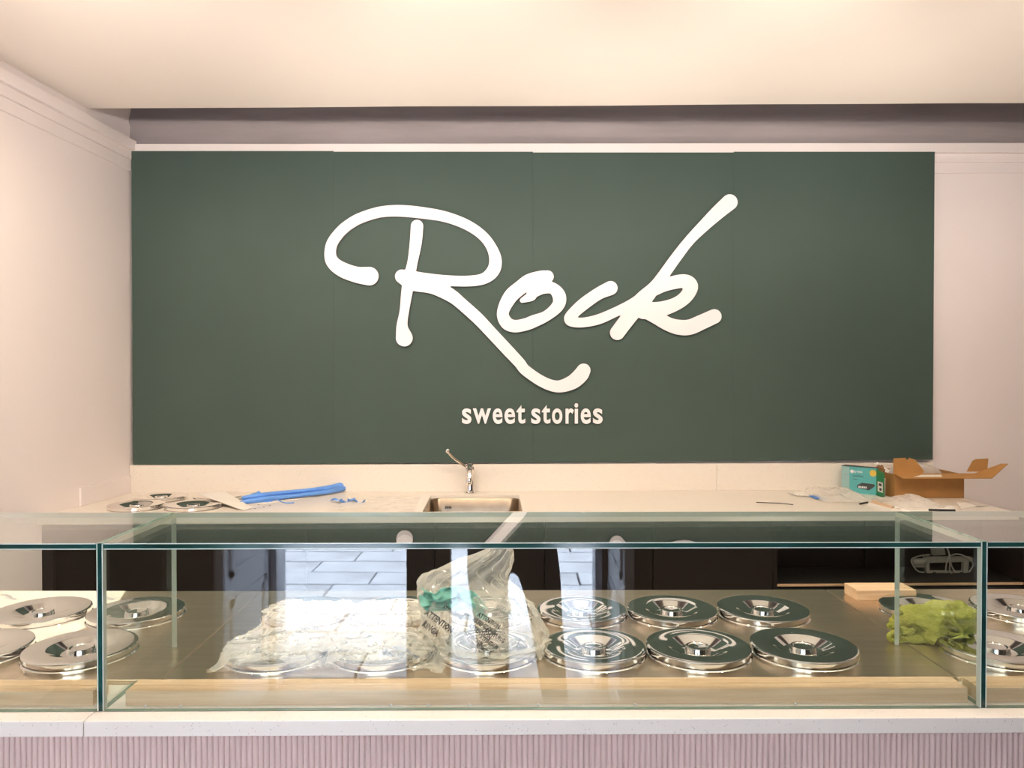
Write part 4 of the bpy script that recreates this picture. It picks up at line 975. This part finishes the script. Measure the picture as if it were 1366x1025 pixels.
# ================================================================== PHOTOGRAPHER (only seen mirrored in the front glass)
def skin_body():
    J = {'pel': (.02,-.46,.92,.25,.125), 'spi': (.02,-.46,1.12,.17,.105), 'che': (.02,-.455,1.32,.175,.115), 'nek': (.02,-.45,1.47,.055,.055), 'hd0': (.02,-.43,1.56,.062,.07), 'hd1': (.02,-.43,1.66,.075,.09), 'hd2': (.02,-.44,1.73,.05,.06),
         'hl': (-.105,-.46,.80,.140,.11), 'kl': (-.070,-.45,.49,.086,.085), 'al': (-.06,-.47,.12,.070,.07), 'tl': (-.07,-.34,.04,.045,.035),
         'hr': (.145,-.46,.80,.140,.11), 'kr': (.180,-.45,.49,.080,.08), 'ar': (.222,-.47,.12,.064,.064), 'tr': (.24,-.34,.04,.045,.035),
         'sl': (-.16,-.455,1.40,.066,.066), 'el': (-.27,-.36,1.22,.050,.050), 'wl': (-.115,-.13,1.55,.030,.030),
         'sr': (.20,-.455,1.40,.066,.066), 'er': (.31,-.36,1.22,.050,.050), 'wr': (.115,-.13,1.55,.030,.030)}
    E = [('pel','spi'),('spi','che'),('che','nek'),('nek','hd0'),('hd0','hd1'),('hd1','hd2'),('pel','hl'),('hl','kl'),('kl','al'),('al','tl'),('pel','hr'),('hr','kr'),('kr','ar'),('ar','tr'),('che','sl'),('sl','el'),('el','wl'),('che','sr'),('sr','er'),('er','wr')]
    ks = list(J); me = bpy.data.meshes.new('body'); me.from_pydata([J[k][:3] for k in ks], [(ks.index(a), ks.index(b)) for a, b in E], [])
    ob = bpy.data.objects.new('body', me); COL.objects.link(ob)
    ob.modifiers.new('skin', 'SKIN'); sd = me.skin_vertices[0].data
    for i, k in enumerate(ks): sd[i].radius = J[k][3:5]; sd[i].use_root = (k == 'pel')
    s_ = ob.modifiers.new('sub', 'SUBSURF'); s_.levels = 2; s_.render_levels = 2
    dg = bpy.context.evaluated_depsgraph_get(); m2 = bpy.data.meshes.new_from_object(ob.evaluated_get(dg))
    V = [v.co[:] for v in m2.vertices]; F = [list(p_.vertices) for p_ in m2.polygons]
    bpy.data.objects.remove(ob); bpy.data.meshes.remove(me); bpy.data.meshes.remove(m2)
    return V, F
V, F = skin_body()
pr = thing('person', (.02, -.46, 0), 'person in dark clothes holding up a phone, mirrored in the front glass', 'person')
mb = MB(); mb.add(V, F)
for i, f in enumerate(mb.f):
    c = np.mean([mb.v[k] for k in f], axis=0); mb.mi[i] = 1 if c[2] > 1.475 and abs(c[0]-.02) < .12 and c[1] < -.30 else 0
# hands: palm and five fingers closed on the phone
for s_ in (-1, 1):
    wx = s_*.115; wr_ = np.array([wx, -.13, 1.55])
    k0 = len(mb.f)
    mb.tube([wr_, wr_+np.array([-s_*.012, .012, .03]), wr_+np.array([-s_*.022, .020, .075])], [.024, .034, .030], 10)
    for q_ in range(4):
        b_ = wr_+np.array([-s_*(.012+.004*q_), .024, .045+.017*q_]); ln_ = (.052, .062, .058, .046)[q_]
        mb.tube([b_, b_+np.array([-s_*.012, .026, .006]), b_+np.array([-s_*ln_*.7, .030, .010]), b_+np.array([-s_*ln_, .020, .010])], [.009, .0085, .008, .0065], 8)
    b_ = wr_+np.array([-s_*.006, -.006, .03]); mb.tube([b_, b_+np.array([-s_*.022, -.008, .028]), b_+np.array([-s_*.045, .004, .052])], [.011, .010, .008], 8)
    for k_ in range(k0, len(mb.f)): mb.mi[k_] = 1
body = mb.build('body', ['dark_cloth', 'skin'], pr, smooth=True)
mb = MB(); n_1, n_2 = 24, 10; G = np.zeros((n_1, n_2, 3))
for i in range(n_1):
    for j in range(n_2):
        al, be = 2*PI*i/n_1, PI*.62*j/(n_2-1); cut = 1 if math.sin(al) < .3 else .62
        G[i, j] = (.02+.092*math.cos(al)*math.sin(be*cut), -.445+.11*math.sin(al)*math.sin(be*cut), 1.655+.115*math.cos(be*cut))
mb.grid(G, wrap=True).build('hair', 'hair', pr, smooth=True)
for s_ in (-1, 1):
    MB().lathe([(0, .009), (.007, .006), (.009, 0), (.007, -.006), (0, -.009)], (.02+s_*.032, -.342, 1.655), 10).build('eye', 'dark_edge', pr, smooth=True)
    MB().lathe([(0, .03), (.010, .02), (.013, 0), (.009, -.02), (0, -.028)], (.02+s_*.080, -.43, 1.645), 10).build('ear', 'skin', pr, smooth=True)
MB().tube([(.02, -.340, 1.66), (.02, -.318, 1.625), (.02, -.335, 1.612)], [.008, .014, .008], 8).build('nose', 'skin', pr, smooth=True)
MB().tube([(-.005, -.345, 1.585), (.02, -.336, 1.582), (.045, -.345, 1.585)], .006, 6).build('mouth', 'hair', pr, smooth=True)
o = MB().box(-.078, .078, -.092, -.083, 1.583, 1.660).build('phone', 'black_plastic', bevel=.003); tag(o, 'black phone held up by the person in the doorway', 'phone')
